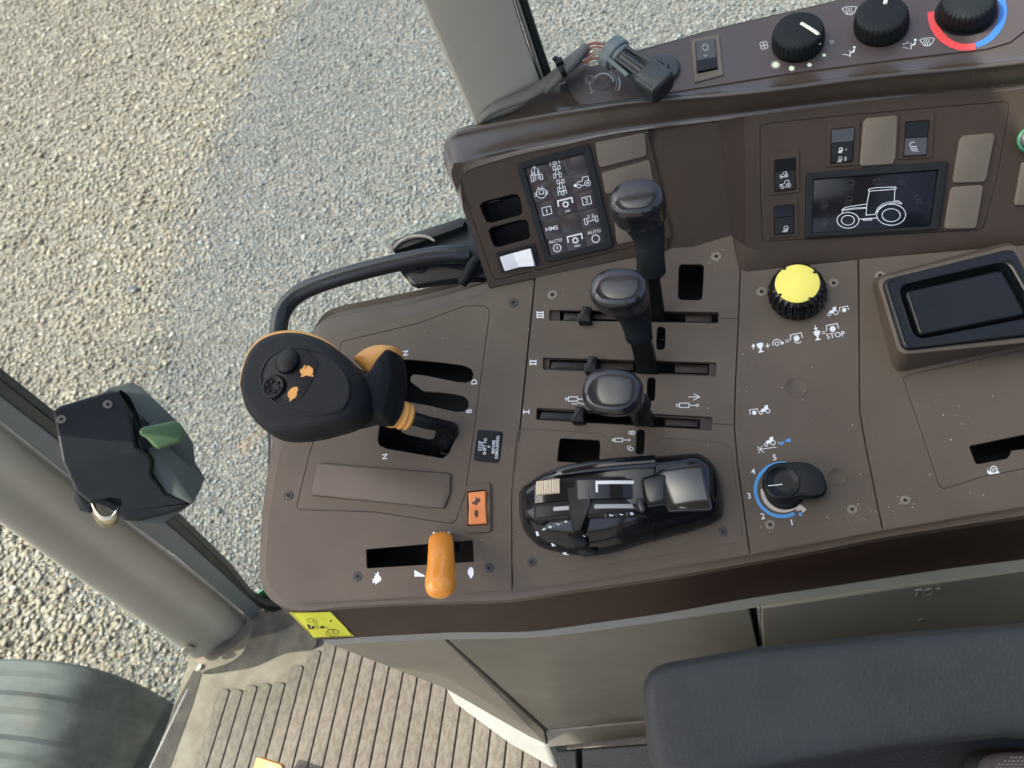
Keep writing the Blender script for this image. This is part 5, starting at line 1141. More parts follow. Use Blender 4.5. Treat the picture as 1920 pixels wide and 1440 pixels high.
hyd('hydraulic lever in slot I, lowest and nearest of the three black knobs', [(1212, 803, -12, 38), (1209, 792, 0, 38), (1202, 776, 22, 38), (1196, 764, 40, 38)],
    [(1196, 758, 38, 24), (1189, 752, 54, 27), (1178, 748, 66, 33), (1164, 745, 78, 43), (1155, 741, 87, 51), (1150, 737, 95, 56.5), (1148, 733, 102, 57), (1147, 730, 107, 51), (1147, 728, 109, 42), (1147, 727, 110, 24), (1147, 727, 110.2, 3)], rot=-.1, ratio=.8)
for u, v, lab in [(1096, 589, 'small black slider tab in slot III'), (1108, 683, 'small black slider tab in slot II'), (1084, 777, 'small black slider tab in slot I')]:
    t = thing('slider_tab', lab+' left of its lever', 'slider', W(u, v, 0), 'black slider tabs in the lever slots')
    o = block('tab_body', PA, [(u-6, v-16), (u+11, v-15), (u+10, v+3), (u+12, v+14), (u-13, v+14), (u-9, v+2)], -3, 9, 'black', t, r=1.2, bev=1.6, draft=.6)
    block('tab_foot', PA, [(u-13, v-2), (u+13, v-1), (u+12, v+15), (u-13, v+14)], -3, 3.2, 'black', t, r=1, bev=.6)

# --- gear lever with the big grip
gl = thing('gear_lever', 'big black gear lever with orange trim, two buttons and hare and turtle marks', 'lever', W(835, 835, 0))
egg = [(462, 731), (467, 702), (480, 668), (503, 644), (537, 632), (578, 632), (617, 645), (648, 667), (678, 698), (697, 735), (697, 768), (682, 792), (660, 806), (628, 815), (592, 824), (550, 828), (524, 824), (495, 803), (473, 773)]
def egg_ring(k, h, pts=egg, off=(0, 0), ctr=None, href=98):
    q = catmull(px2(PA, [(u, v) for u, v in pts+[pts[0]]], href), 4)[:-1]; c = q.mean(0) if ctr is None else PA.q(*ctr, href)
    o_ = np.array(off, float); return [PA.w(*(c+(p-c)*k+o_), h) for p in q]
V, Fc = rings_mesh([egg_ring(.30, 66), egg_ring(.62, 70), egg_ring(.85, 78), egg_ring(.96, 87), egg_ring(1, 97), egg_ring(.995, 105), egg_ring(.965, 112), egg_ring(.90, 118), egg_ring(.82, 121), egg_ring(.5, 121.5)])
a_ = mesh('tmp1', V, Fc, 'rubber', None, 0)
ball = [(630, 690), (672, 700), (700, 712), (722, 690), (742, 656), (751, 672), (754, 698), (752, 730), (748, 760), (742, 780), (731, 795), (712, 794), (690, 792), (650, 800), (610, 780)]
def bring(k, h, ctr=(705, 738)): return egg_ring(k, h, ball, ctr=ctr, href=74)
V, Fc = rings_mesh([bring(.45, 42), bring(.75, 47), bring(.93, 57), bring(1, 70), bring(.97, 82), bring(.84, 92), bring(.6, 98), bring(.3, 100)])
b2 = mesh('tmp2', V, Fc, 'rubber', None, 0)
t3 = tube('tmp3', [W(620, 735, 88), W(670, 745, 84), W(715, 762, 72), W(745, 775, 60)], [.030, .026, .019, .0145], 'rubber', None, seg=20)
grip = join_mesh('grip', [a_, b2, t3], 'rubber', gl); remesh(grip, .0012, 7, .7)
# orange rim shell showing round the left edge of the head
V, Fc = rings_mesh([egg_ring(.86, 84, off=(-7.0, 5.4)), egg_ring(.985, 90, off=(-7.0, 5.4)), egg_ring(1.0, 96, off=(-7.0, 5.4)), egg_ring(1.0, 101, off=(-7.0, 5.4)), egg_ring(.95, 105, off=(-7.0, 5.4))])
mesh('orange_rim', V, Fc, 'orange_dull', gl, 60)
th = [(664, 676), (680, 662), (700, 652), (722, 649), (742, 652), (747, 657), (738, 680), (722, 698), (706, 710), (697, 709)]
def tring(k, h): return egg_ring(k, h, th, href=78)
V, Fc = rings_mesh([tring(.6, 55), tring(.9, 60), tring(1., 70), tring(1., 78), tring(.93, 84), tring(.75, 88.5), tring(.4, 91)])
mesh('thumb_rest', V, Fc, 'orange_dull', gl, 60)
# pad with the buttons
padp = [(487, 703), (500, 675), (524, 658), (556, 652), (592, 658), (630, 678), (652, 706), (659, 735), (650, 762), (628, 776), (590, 781), (550, 775), (515, 757), (492, 732)]
def pring(k, h): return egg_ring(k, h, padp, href=120)
V, Fc = rings_mesh([pring(1.0, 118), pring(1.0, 121.6), pring(.985, 122.2), pring(.955, 122.3), pring(.935, 121.2), pring(.90, 120.8), pring(.5, 120.6)])
mesh('pad', V, Fc, 'rubber_pad', gl, 50)
ki = zm(z1, [(300, 650), (330, 560), (400, 500), (480, 485), (560, 500), (635, 580), (590, 700), (520, 800), (440, 800), (350, 760), (300, 700)])
block('button_plate', PA, ki, 120, 121.9, 'rubber_pad', gl, r=4, bev=.6)
stack('upper_button', [(538, 677, 121.5, 22), (538, 677, 123.5, 21.5), (538, 676.5, 126, 18), (538, 676, 127.2, 11), (538, 676, 127.6, 2)], 'rubber_pad', gl, ratio=1)
stack('lower_button', [(512, 725, 121.5, 21), (512, 725, 123.2, 21), (512, 724.7, 124.4, 19), (512, 724.6, 124.6, 17), (512, 724.6, 123.6, 14.5), (512, 724.6, 123.2, 3)], 'rubber_pad', gl, ratio=1)
for i in range(6):
    a = i*1.047+.3; stack('button_nub', [(512+11*math.cos(a), 724.6+10*math.sin(a), 123.0, 3.6), (512+11*math.cos(a), 724.6+10*math.sin(a), 124.4, 3), (512+11*math.cos(a), 724.4+10*math.sin(a), 124.8, 1.2)], 'rubber_pad', gl, seg=12, ratio=1)
mark(lambda s: (s.poly([(556, 612), (574, 600), (592, 604), (600, 622), (594, 646), (578, 658), (556, 652), (540, 660), (524, 662), (528, 650), (540, 642), (544, 630)]), s.poly([(524, 640), (518, 626), (522, 614), (536, 612), (552, 620), (554, 634), (540, 642), (530, 646)]), s.poly([(536, 616), (540, 598), (552, 588), (556, 592), (548, 606), (548, 620)]), s.poly([(548, 618), (558, 600), (576, 592), (580, 598), (566, 608), (556, 620)]), s.poly([(590, 648), (602, 652), (600, 662), (586, 658)])), 'hare_mark', z=Z1, h=122.25, mt='orange_dull', parent=gl)
mark(lambda s: s.poly([(456, 742), (470, 728), (484, 722), (502, 720), (508, 730), (508, 742), (500, 752), (502, 766), (496, 780), (486, 790), (470, 798), (466, 808), (456, 806), (458, 792), (446, 776), (446, 758)]), 'turtle_mark', z=Z1, h=122.25, mt='orange_dull', parent=gl)
tube('collar', [W(735, 772, 62), W(743, 775, 59), W(749, 777, 56.5), (W(755, 779, 54)), W(760, 780.5, 52), W(765, 782, 50), W(770, 783.5, 48)], [.0155, .0148, .0132, .0140, .0122, .0130, .0105], 'orange_dull', gl, seg=32, sub=3)
tube('rod', [W(766, 782, 50), W(800, 792, 36), W(826, 798, 22), W(841, 804, 10), W(845, 814, 0), W(838, 838, -16), W(832, 852, -30)], [.0068, .0066, .0062, .0075, .0078, .0075, .0075], 'black', gl, seg=18)
block('rod_bracket', PA, [(822, 812), (850, 815), (842, 856), (826, 852)], -34, -14, 'black', gl, r=1, bev=1)

# --- orange throttle
tl_ = thing('throttle_lever', 'glossy orange throttle lever standing in the front slot', 'lever', W(825, 1015, 0))
block('chrome_stem', PA, [(811, 996), (844, 997), (842, 1030), (814, 1030)], -20, 10, 'steel', tl_, r=1, bev=1)
block('stem_slot', PA, [(820, 998), (837, 998), (837, 1006), (820, 1006)], 10, 10.4, 'pit', tl_, r=.5, bev=.1)
def hand(name, rows_, mt, par):
    R_ = []
    for (u, v, h, a, b) in catmull(rows_, 5):
        p = W(u, v, h); dn = W(u, v+20, h)-W(u, v, h); sx = PA.ex
        tdir = None; R_.append((p, a/1000, b/1000))
    out = []
    for i, (p, a, b) in enumerate(R_):
        t = unit(R_[min(i+1, len(R_)-1)][0]-R_[max(i-1, 0)][0]); s1 = unit(PA.ex-(PA.ex@t)*t); s2 = np.cross(t, s1)
        out.append([p+s1*a*math.copysign(abs(math.cos(x))**.9, math.cos(x))+s2*b*math.sin(x) for x in np.linspace(0, 2*math.pi, 32, endpoint=False)])
    V, Fc = rings_mesh(out); return mesh(name, V, Fc, mt, par, 70)
hand('handle', [(827, 1007, 10, 9.5, 3.5), (827, 1009, 14, 11.2, 6), (827, 1018, 22, 11.8, 7.0), (827, 1040, 34, 12.2, 7.8), (827, 1064, 44, 12.8, 9), (826, 1084, 51, 13.6, 10.5), (826, 1099, 56, 13.3, 11), (826, 1109, 59, 11.2, 9), (826, 1115, 60.5, 7, 6), (826, 1117, 61, 1.5, 1.5)], 'orange', tl_)

# --- yellow PTO knob
pk = thing('rotary_knob', 'round toothed black knob with a flat yellow top', 'knob', W(1495, 545, 0))
fluted('knob_ring', [(1495, 556, .3, 52), (1495, 553, 3, 56), (1495, 547, 10, 57), (1495, 541, 16, 54), (1495, 535, 21, 50), (1495, 533, 22.5, 46), (1495, 532, 22.5, 40)], 'gloss', pk, PA, 24, 2.6, sharp=True, fl1=4)
stack('yellow_cap', [(1495, 532, 21, 42.5), (1495, 531.5, 23.0, 42.5), (1495, 531.5, 23.5, 41), (1495, 531.5, 23.5, 2)], 'yellow', pk, ratio=1, seg=48)
for a in (45, 135, 225, 315):
    a = math.radians(a+8); u, v = 1495+41*math.cos(a), 531.5+35*math.sin(a); stack('notch', [(u, v, 22, 4), (u, v, 24.0, 4), (u, v, 24.1, 3)], 'gloss', pk, ratio=.7, seg=10)
# --- black dial with side grip
dk = thing('rotary_knob', 'black dial knob with side grip over the blue numbered scale', 'knob', W(1466, 915, 0))
stack('dial_base', [(1471, 920, .2, 38), (1470, 918, 4, 38), (1469, 917, 5, 34)], 'black_matt', dk, ratio=1)
body_ = [(1429, 905), (1431, 890), (1440, 876), (1455, 868), (1480, 866), (1510, 867), (1525, 872), (1542, 886), (1551, 912), (1548, 925), (1538, 932), (1520, 934), (1500, 933), (1478, 940), (1460, 940), (1443, 932), (1432, 920)]
def dring(k, h, hr=15): return egg_ring(k, h, body_, href=hr)
V, Fc = rings_mesh([dring(.90, 4), dring(.97, 7), dring(1, 12), dring(.985, 15), dring(.94, 17), dring(.86, 17.6), dring(.5, 17.8)])
mesh('dial_body', V, Fc, 'black', dk, 50)
stack('dial_cup', [(1466, 903, 16, 34), (1466, 903, 18.6, 34), (1466, 903, 19, 32.5), (1466, 903, 18.9, 30.5), (1466, 903.5, 17.9, 29.5), (1466, 903.5, 17.6, 3)], 'black', dk, ratio=.98)
mark(lambda s: s.line([(1440, 911), (1467, 908)], 1.6), 'pointer_line', h=18.3, parent=dk)

# --- black tray box at the right
tb = thing('storage_box', 'raised brown box with a glossy black recessed insert at the right', 'box', W(1800, 590, 0))
base = px2(PA, [(1634, 545), (1644, 522), (1895, 452), (1990, 460), (1995, 610), (1960, 632), (1705, 693), (1682, 690), (1672, 678)], 0)
base = px2(PA, [(1633, 523), (1897, 452), (1998, 632), (1676, 700)], 0)
topo = px2(PA, zm(z6, [(972, 212), (1874, -14), (2198, 597), (1118, 702)]), 29)
bq, tq = np.array(rpoly(base, 9)), np.array(rpoly(topo, 9))
V, Fc = rings_mesh([[PA.w(*p, -.5) for p in bq], [PA.w(*p, 1) for p in bq], [PA.w(*lerp(p, q, .93), 26.5) for p, q in zip(bq, tq)], [PA.w(*q, 28.5) for q in tq], [PA.w(*q, 29) for q in inset(tq, 1)], [PA.w(*q, 29.2) for q in inset(tq, 5)]], True, False)
mesh('box_body', V, Fc, 'console', tb, 45)
blk = px2(PA, zm(z6, [(1002, 224), (1850, 16), (2150, 560), (1142, 676)]), 31.5)
rec = px2(PA, zm(z6, [(1114, 264), (1806, 106), (2000, 452), (1222, 604)]), 31.5)
bq, rq = np.array(rpoly(blk, 8)), np.array(rpoly(rec, 9))
V, Fc = rings_mesh([[PA.w(*p, 29) for p in bq], [PA.w(*p, 31.5) for p in inset(bq, .4)], [PA.w(*p, 32.6) for p in inset(bq, 1.8)], [PA.w(*p, 32.8) for p in inset(bq, 3.2)]], False, False)
n9 = len(bq)
R9 = [[PA.w(*p, 32.8) for p in inset(bq, 3.2)], [PA.w(*p, 32.6) for p in inset(rq, -2.2)], [PA.w(*p, 31.8) for p in inset(rq, -.8)], [PA.w(*p, 28) for p in rq], [PA.w(*p, 22) for p in inset(rq, 1)], [PA.w(*p, 21) for p in inset(rq, 2.4)]]
V2, F2 = rings_mesh(R9, False, True); k = len(V); mesh('black_insert', V+V2, Fc+[tuple(i+k for i in f) for f in F2], 'tray', tb, 45)
# softly domed cushion inside
gq = np.array(inset(rq, 3)); R9 = [[PA.w(*p, 21.1) for p in gq], [PA.w(*p, 25.0) for p in inset(gq, .4)], [PA.w(*p, 26.8) for p in inset(gq, 1.2)], [PA.w(*p, 27.8) for p in inset(gq, 2.4)], [PA.w(*p, 28.2) for p in inset(gq, 3.8)], [PA.w(*p, 28.2) for p in inset(gq, 4.3)]]
V, Fc = rings_mesh(R9); mesh('insert_pad', V, Fc, 'tray', tb, 60)

# --- hitch control unit
hc = thing('hitch_control', 'glossy black hitch control unit with thumbwheel and numbered scale', 'control unit', W(1160, 950, 0))
stn = [(973, 925, 962, 2), (980, 912, 990, 14), (992, 904, 1008, 21), (1012, 890, 1025, 28), (1040, 879, 1034, 33), (1080, 870, 1041, 37), (1120, 864, 1041, 39), (1160, 861, 1034, 40), (1200, 858, 1022, 40), (1234, 855, 1012, 39), (1262, 853, 1004, 38), (1292, 850, 997, 37), (1312, 851, 990, 35), (1332, 864, 983, 30), (1346, 888, 975, 22), (1354, 925, 968, 8), (1356, 940, 955, 1)]
def hc_sec(u, vt, vb, h, grow_=0.):
    H_ = max(h, 1.); q = [(vt+9, 0), (vt+3, .30*H_), (vt+1, .62*H_), (vt+5, .85*H_), (vt+13, .97*H_), (vt+26, H_), (vt+.50*(vb-vt), H_), (vt+.62*(vb-vt), .93*H_), (vt+.74*(vb-vt), .78*H_), (vt+.87*(vb-vt), .52*H_), (vt+.96*(vb-vt), .24*H_), (vb, 0)]
    if grow_: q = [(v+(grow_ if i > 6 else -grow_), h_+grow_*.35*(h_ > 1)) for i, (v, h_) in enumerate(q)]
    if vb-vt < 60: m_ = (vt+vb)/2; q = [(vt+(vb-vt)*i/11, h*math.sin(math.pi*i/11)) for i in range(12)]
    return catmull([W(u, v, hh_) for v, hh_ in q], 4)
def hc_body(name, S, mt, gw=0., sub_=4):
    S = catmull(S, sub_); rows = [hc_sec(*s_, gw) for s_ in S]; V, Fc = rings_mesh(rows, closed=False); n = len(rows[0])
    V0 = len(V); Fc.append(tuple(range(n))); Fc.append(tuple(range(V0-n, V0))); Fc.append(tuple([i*n for i in range(len(rows))]+[i*n+n-1 for i in range(len(rows)-1, -1, -1)]))
    return mesh(name, V, Fc, mt, hc, 50)
hc_body('housing', stn[:10], 'gloss')
cov = [(1226, 855, 1015, 39.5)]+[s_ for s_ in stn[9:]]
hc_body('rear_cover', cov, 'gloss', 1.2)
block('cover_top', PA, zm(z5, [(1075, 515), (1150, 460), (1400, 420), (1440, 425), (1520, 735), (1505, 750), (1200, 765), (1190, 720), (1090, 715)]), 37, 42, 'gloss_top', hc, r=2.5, bev=1.0)
# big drum: cylinder whose axis lies across the unit
ctr = W(1136, 938, -82.0); ax = unit(W(1104, 860, 38)-W(1108, 1000, 38)); ax = unit(ax-(ax@NA)*NA); tx = np.cross(ax, NA)
def drum(name, R_, y0, y1, a0, a1, mt, nseg=40, inner=None):
    sec = [(y0+.0006, R_-.0008), (y0, R_-.0022), (y0, R_-.012), (y1, R_-.012), (y1, R_-.0022), (y1-.0006, R_-.0008)]
    sec = [(y0, R_-.012), (y0, R_-.0010), (y0+.0007, R_), (y1-.0007, R_), (y1, R_-.0010), (y1, R_-.012)]
    rows = [[ctr+ax*y+tx*(r*math.sin(a))+NA*(r*math.cos(a)) for y, r in sec] for a in np.radians(np.linspace(a0, a1, nseg))]
    V, Fc = rings_mesh(rows); return mesh(name, V, Fc, mt, hc, 40)
DR = .1295
def ang_of(u): # angle on the drum for a photo column
    best = min(range(-800, 801), key=lambda k: abs(px_of(np.array([ctr+tx*DR*math.sin(k/1000)+NA*DR*math.cos(k/1000)]))[0][0]-u)); return math.degrees(best/1000)
sg = 1 if ang_of(1200) > ang_of(1000) else -1
A0, A1, A2, A3 = ang_of(1003), ang_of(1068), ang_of(1112), ang_of(1206)
def yof(v, u=1100):                                       # offset along the axis for a photo row
    best = min(range(-60, 61), key=lambda k: abs(px_of(np.array([ctr+NA*DR+ax*k/1000]))[1][0]-v)); return best/1000
yT, yM, yB = yof(899), yof(938), yof(964)
drum('wheel_well', DR-.0018, yB-.0022, yT+.0022, A0-sg*1.2, A3+sg*1.5, 'pit')
drum('drum_wheel', DR, yM+.0008, yT, A0, A3, 'gloss')
drum('lower_wheel', DR-.0012, yB, yM-.0008, A0, A3, 'black')
drum('white_stripe', DR+.0004, yT-.0055, yT-.0015, A2+sg*.8, A3-sg*.5, 'switch_white')
drum('stripe_hook', DR+.0004, yT-.0125, yT-.0015, A2+sg*.8, A2+sg*1.6, 'switch_white')
drum('grey_stripe', DR-.0007, yM-.0075, yM-.0030, A2, A3-sg*2, 'white_dim')
drum('grey_stripe', DR-.0007, yM-.0075, yM-.0030, ang_of(1036), A1, 'white_dim')
B0, B1 = ang_of(1008), ang_of(1050)
drum('thumbwheel', DR+.0008, yof(921), yof(894), B0, B1, 'tan', 14)
for a in np.linspace(B0, B1-sg*.9, 9): drum('wheel_ridge', DR+.0022, yof(921), yof(894), a, a+sg*.9, 'tan', 4)
block('marker_tab', PA, zm(z5, [(975, 668), (1015, 668), (1038, 735), (1030, 770), (985, 765), (970, 690)]), 38, 46.5, 'gloss', hc, r=1, bev=.6)
block('marker_tab', PA, zm(z5, [(262, 800), (312, 785), (322, 838), (272, 852)]), 24, 37, 'black', hc, r=1, bev=.6)
Kt = px2(PA, zm(z5, [(474, 592), (600, 572), (638, 582), (648, 716), (572, 900), (516, 908), (486, 780)]), 47); kb = np.array(rpoly(Kt, 1.5))
V, Fc = rings_mesh([[PA.w(*p, 32) for p in inset(kb, -1.8)], [PA.w(*p, 43) for p in inset(kb, -.6)], [PA.w(*p, 46) for p in kb], [PA.w(*p, 47.4) for p in inset(kb, .9)]])
mesh('lever_knob', V, Fc, 'black', hc, 35)
block('bridge', PA, zm(z5, [(1004, 520), (1135, 482), (1185, 500), (1192, 716), (1055, 735), (1012, 700)]), 34, 43, 'gloss', hc, r=2.5, bev=1.8)
tube('far_rail', [W(1020, 898, 22), W(1052, 888, 31), W(1100, 879, 35.5), W(1160, 872, 37), W(1229, 867, 37)], [.004, .0062, .0068, .0068, .0066], 'gloss', hc, seg=24, flat=.8)
for t_, x, y, a, hh_ in [('9', 303, 892, 105, 29), ('8', 350, 875, 100, 31), ('7', 403, 855, 98, 33), ('6', 465, 838, 95, 35), ('2', 790, 792, 85, 42), ('1', 862, 786, 85, 41), ('0', 938, 780, 85, 40)]:
    pl_ = Plane(W(*z5(x, y), hh_+4), NA, z5(x, y)); text(pl_, t_, *z5(x, y), 6.5, a-190, 'white', hc, h=.1, bold=.02)
for x, y, hh_ in [(326, 882, 30), (376, 862, 32), (432, 845, 34), (750, 796, 42), (826, 790, 41), (905, 782, 40)]:
    pl_ = Plane(W(*z5(x, y), hh_+4), NA, z5(x, y)); mark(lambda s: s.line([(x-1, y-14), (x+1, y+14)], 2.4), 'tick_mark', pl=pl_, parent=hc, z=Z5, mt='white_dim')
# small rocker pair and chrome-white marks low on the near side
for P_ in [[(472, 935), (570, 925), (625, 990), (600, 1015), (520, 1020), (480, 965)], [(548, 1030), (620, 1018), (682, 1050), (700, 1072), (600, 1088), (560, 1075)]]:
    block('side_switch', PA, zm(z5, P_), 10, 27 if P_[0][1] < 1000 else 14, 'black_matt', hc, r=1.5, bev=1.2)
for P_ in [[(358, 990), (380, 1000), (395, 1018), (376, 1010), (368, 1020)], [(438, 1062), (470, 1058), (465, 1068), (490, 1078), (450, 1075)], [(245, 912), (262, 906), (272, 938), (256, 942)], [(578, 925), (604, 945), (600, 950), (582, 935)]]:
    c = np.mean(np.array(P_), 0); hh_ = {990: 17, 1062: 8, 912: 27, 925: 28}[P_[0][1]]
    pl_ = Plane(W(*z5(*c), hh_), NA, z5(*c)); mark(lambda s: s.poly(P_), 'symbol', pl=pl_, parent=hc, z=Z5, h=2)

# ================================================================== OTHER THINGS ROUND THE CONSOLE
# yellow sticker on the fascia corner
from mathutils.bvhtree import BVHTree
def decal(name, base, pts_list, off, mt, parent, smooth=0):
    """lay thin print on a curved surface: polygons (photo points) dropped onto the mesh `base`"""
    bo_ = ORIG[base.name]; tree = BVHTree.FromPolygons([v.co+bo_ for v in base.data.vertices], [tuple(p.vertices) for p in base.data.polygons])
    V = []; Fc = []
    for P in pts_list:
        idx = []
        for u, v in P:
            d = Vector(ray(u, v)).normalized(); loc, nn, i_, ds_ = tree.ray_cast(Vector(CAM), d)
            if loc is None: loc, nn, i_, ds_ = tree.find_nearest(Vector(CAM)+d*.8)
            if nn.dot(d) > 0: nn = -nn
            idx.append(len(V)); V.append(loc+nn*off)
        Fc.append(tuple(idx))
    return mesh(name, V, Fc, mt, parent, smooth, recalc=False)
def pline(pts, wd, close=False):
    out = []; P = [np.array(p, float) for p in pts]; P = P+[P[0]] if close else P
    for a, b in zip(P[:-1], P[1:]):
        k = max(1, int(np.linalg.norm(b-a)/8)); t = (b-a)/np.linalg.norm(b-a); n_ = np.array([-t[1], t[0]])*wd/2
        for i in range(k):
            p, q_ = a+(b-a)*i/k, a+(b-a)*(i+1)/k; out.append([p+n_, q_+n_, q_-n_, p-n_])
    return out
FASCIA = [o for o in bpy.data.objects if o.name == 'fascia'][0]; RIM = [o for o in bpy.data.objects if o.name == 'shell_rim'][0]
sk = thing('warning_sticker', 'yellow warning sticker with a line drawing on the front corner of the fascia', 'sticker', F(605, 1170, zt[0]+.03))
both_ = bpy.data.meshes.new('both'); vv = [tuple(v.co+ORIG[RIM.name]) for v in RIM.data.vertices]+[tuple(v.co+ORIG[FASCIA.name]) for v in FASCIA.data.vertices]; k_ = len(RIM.data.vertices)
both_.from_pydata(vv, [], [tuple(p.vertices) for p in RIM.data.polygons]+[tuple(i+k_ for i in p.vertices) for p in FASCIA.data.polygons])
class _B: pass
SH = _B(); SH.name = 'both_shell'; SH.data = both_; ORIG['both_shell'] = Vector((0, 0, 0))
C4 = [(543, 1147), (619, 1145.5), (664, 1192), (588, 1195.5)]; gr_ = []
for i in range(12):
    for j in range(10): gr_.append([bil(C4, i/12, j/10), bil(C4, (i+1)/12, j/10), bil(C4, (i+1)/12, (j+1)/10), bil(C4, i/12, (j+1)/10)])
decal('sticker_sheet', SH, gr_, .0006, 'sticker', sk)
def circ(c, rx, ry): return [z2(c[0]+rx*math.cos(a), c[1]+ry*math.sin(a)) for a in np.linspace(0, 2*math.pi, 17)[:-1]]
Ls = []
for P_, w_, cl in [(circ((328, 998), 20, 10), .7, True), (zm(z2, [(345, 1000), (362, 1040), (380, 1048)]), .7, False), (zm(z2, [(362, 990), (372, 1040)]), .7, False), (circ((460, 1072), 40, 20), .7, True), (circ((450, 1066), 20, 12), .7, True), (circ((478, 1066), 16, 11), .7, True), (zm(z2, [(412, 1040), (432, 1044), (440, 1060)]), .7, False), (circ((450, 1002), 4, 4), 1.2, True), (zm(z2, [(218, 953), (446, 945), (474, 953), (578, 1090), (345, 1102)]), .8, True)]: Ls += pline(P_, w_, cl)
decal('line_drawing', SH, Ls, .0009, 'ink', sk)
decal('black_mark', SH, [zm(z2, [(306, 1024), (318, 1022), (330, 1030), (324, 1034), (332, 1050), (322, 1052)]), zm(z2, [(332, 1040), (342, 1030), (354, 1036), (352, 1048), (338, 1050)]), zm(z2, [(384, 1040), (394, 1030), (410, 1034), (414, 1042), (394, 1048)])], .0009, 'ink', sk)
bpy.data.meshes.remove(both_)

# grab rail
gr = thing('grab_rail', 'black tubular grab rail curving round the front end of the console', 'rail', W(700, 500, -15))
tube('rail_tube', [W(880, 476, -20), W(846, 476, -14), W(800, 481, -12), (W(720, 498, -12)), W(640, 519, -12), W(578, 541, -13), W(545, 563, -14), W(527, 592, -15), W(521, 640, -16), W(520, 720, -18), W(521, 820, -22), W(522, 900, -30)], [.0118, .0108, .0104, .0104, .0104, .0104, .0104, .0104, .0104, .0104, .0104, .0104], 'tube', gr, seg=24, sub=6)
br = thing('rail_bracket', 'black mounting plate holding the far end of the grab rail at the window', 'bracket', W(850, 480, -30))
block('plate', PA, [(737, 484), (760, 450), (800, 430), (870, 408), (930, 430), (925, 520), (850, 524), (778, 534), (768, 530), (752, 512)], -36, -26, 'tube', br, r=1.5, bev=1.5)
block('edge_flange', PA, [(732, 460), (738, 449), (800, 428), (866, 407), (872, 414), (868, 424), (760, 464), (736, 470)], -30, -18, 'seal', br, r=1.5, bev=1.2)
tube('bright_ring', [W(738, 466, -16), W(752, 452, -15), W(775, 443, -14), W(800, 444, -14), W(815, 452, -16)], [.0014, .0018, .002, .0018, .0014], 'wire_white', br, seg=10)
screw(PA, 785, 503, 11, 'd', br, -25)
tube('hose', [W(866, 532, -20), W(877, 516, -16), W(885, 500, -14), W(896, 486, -12), W(908, 478, -12)], [.006, .0062, .0068, .0062, .006], 'rubber', br, seg=16)
tube('green_stripe', [W(800, 497, -17.0), W(825, 493, -17), W(850, 490, -16), W(858, 492, -17)], [.0006, .0012, .0025, .0008], 'green_paint', br, seg=10)
# glass edge outside the bracket
ge = thing('glass_edge', 'green tinted lower edge of the window glass behind the grab rail bracket', 'glass edge', W(800, 430, -40))
block('edge_strip', PA, [(728, 452), (770, 424), (868, 390), (900, 380), (905, 405), (868, 412), (800, 432), (738, 458)], -46, -42, 'glass', ge, r=1, bev=.5)

# wiring and connector on the ledge
wh = thing('wiring_loom', 'grey sleeved wires with red and white cores lying on the ledge', 'wiring', PC.P(1010, 170))
c1 = tube('sleeve', [W(898, 228, 88), W(912, 212, 93), W(935, 198, 96), W(965, 187, 97), W(1000, 172, 98), W(1035, 148, 99), W(1068, 118, 101), W(1096, 95, 103)], [.0035, .0052, .0062, .0068, .0070, .0070, .0070, .0068], 'conduit', wh, seg=20, flat=.6)
tube('sleeve', [W(1020, 170, 95), W(1040, 150, 101), W(1062, 128, 105), W(1085, 104, 106), W(1100, 88, 106)], [.0055, .0058, .0058, .0058, .0058], 'conduit', wh, seg=20, flat=.8)
tube('sleeve', [W(1045, 148, 92), W(1070, 135, 94), W(1095, 122, 96)], [.0045, .006, .006], 'conduit', wh, seg=18)
tube('cable_tie', [W(1040, 108, 112), W(1048, 118, 113), W(1054, 132, 111), W(1060, 144, 104)], [.003, .0026, .0026, .0024], 'black', wh, seg=10, flat=.5)
block('tie_head', Plane(W(1045, 110, 112), NA, (1045, 110)), [(1038, 110), (1052, 105), (1056, 114), (1042, 120)], 0, 5, 'black', wh, r=.6, bev=.5)
for mt_, P_ in [('wire_red', [(1094, 92, 106), (1108, 82, 110), (1128, 82, 112), (1150, 90, 112)]), ('wire_red', [(1092, 98, 104), (1110, 90, 108), (1130, 90, 110), (1148, 98, 112)]), ('wire_red', [(1094, 118, 100), (1112, 110, 103), (1130, 110, 106), (1142, 112, 110)]),
    ('wire_white', [(1096, 100, 102), (1106, 92, 106), (1126, 94, 110), (1146, 103, 111)]), ('wire_white', [(1092, 120, 98), (1104, 108, 102), (1120, 100, 106), (1144, 106, 111)]), ('wire_white', [(1096, 114, 97), (1106, 122, 99), (1122, 119, 103), (1142, 116, 109)]), ('wire_red', [(1098, 106, 102), (1112, 100, 104), (1136, 101, 107), (1146, 104, 110)])]:
    tube('wire', [W(*p) for p in P_], .0014, mt_, wh, seg=8)
cn = thing('wire_connector', 'dusty grey and black plug connector at the end of the wires', 'connector', PC.P(1200, 130))
ca, cb = W(1146, 96, 114), W(1247, 168, 106); ax_ = unit(cb-ca); L_ = np.linalg.norm(cb-ca)
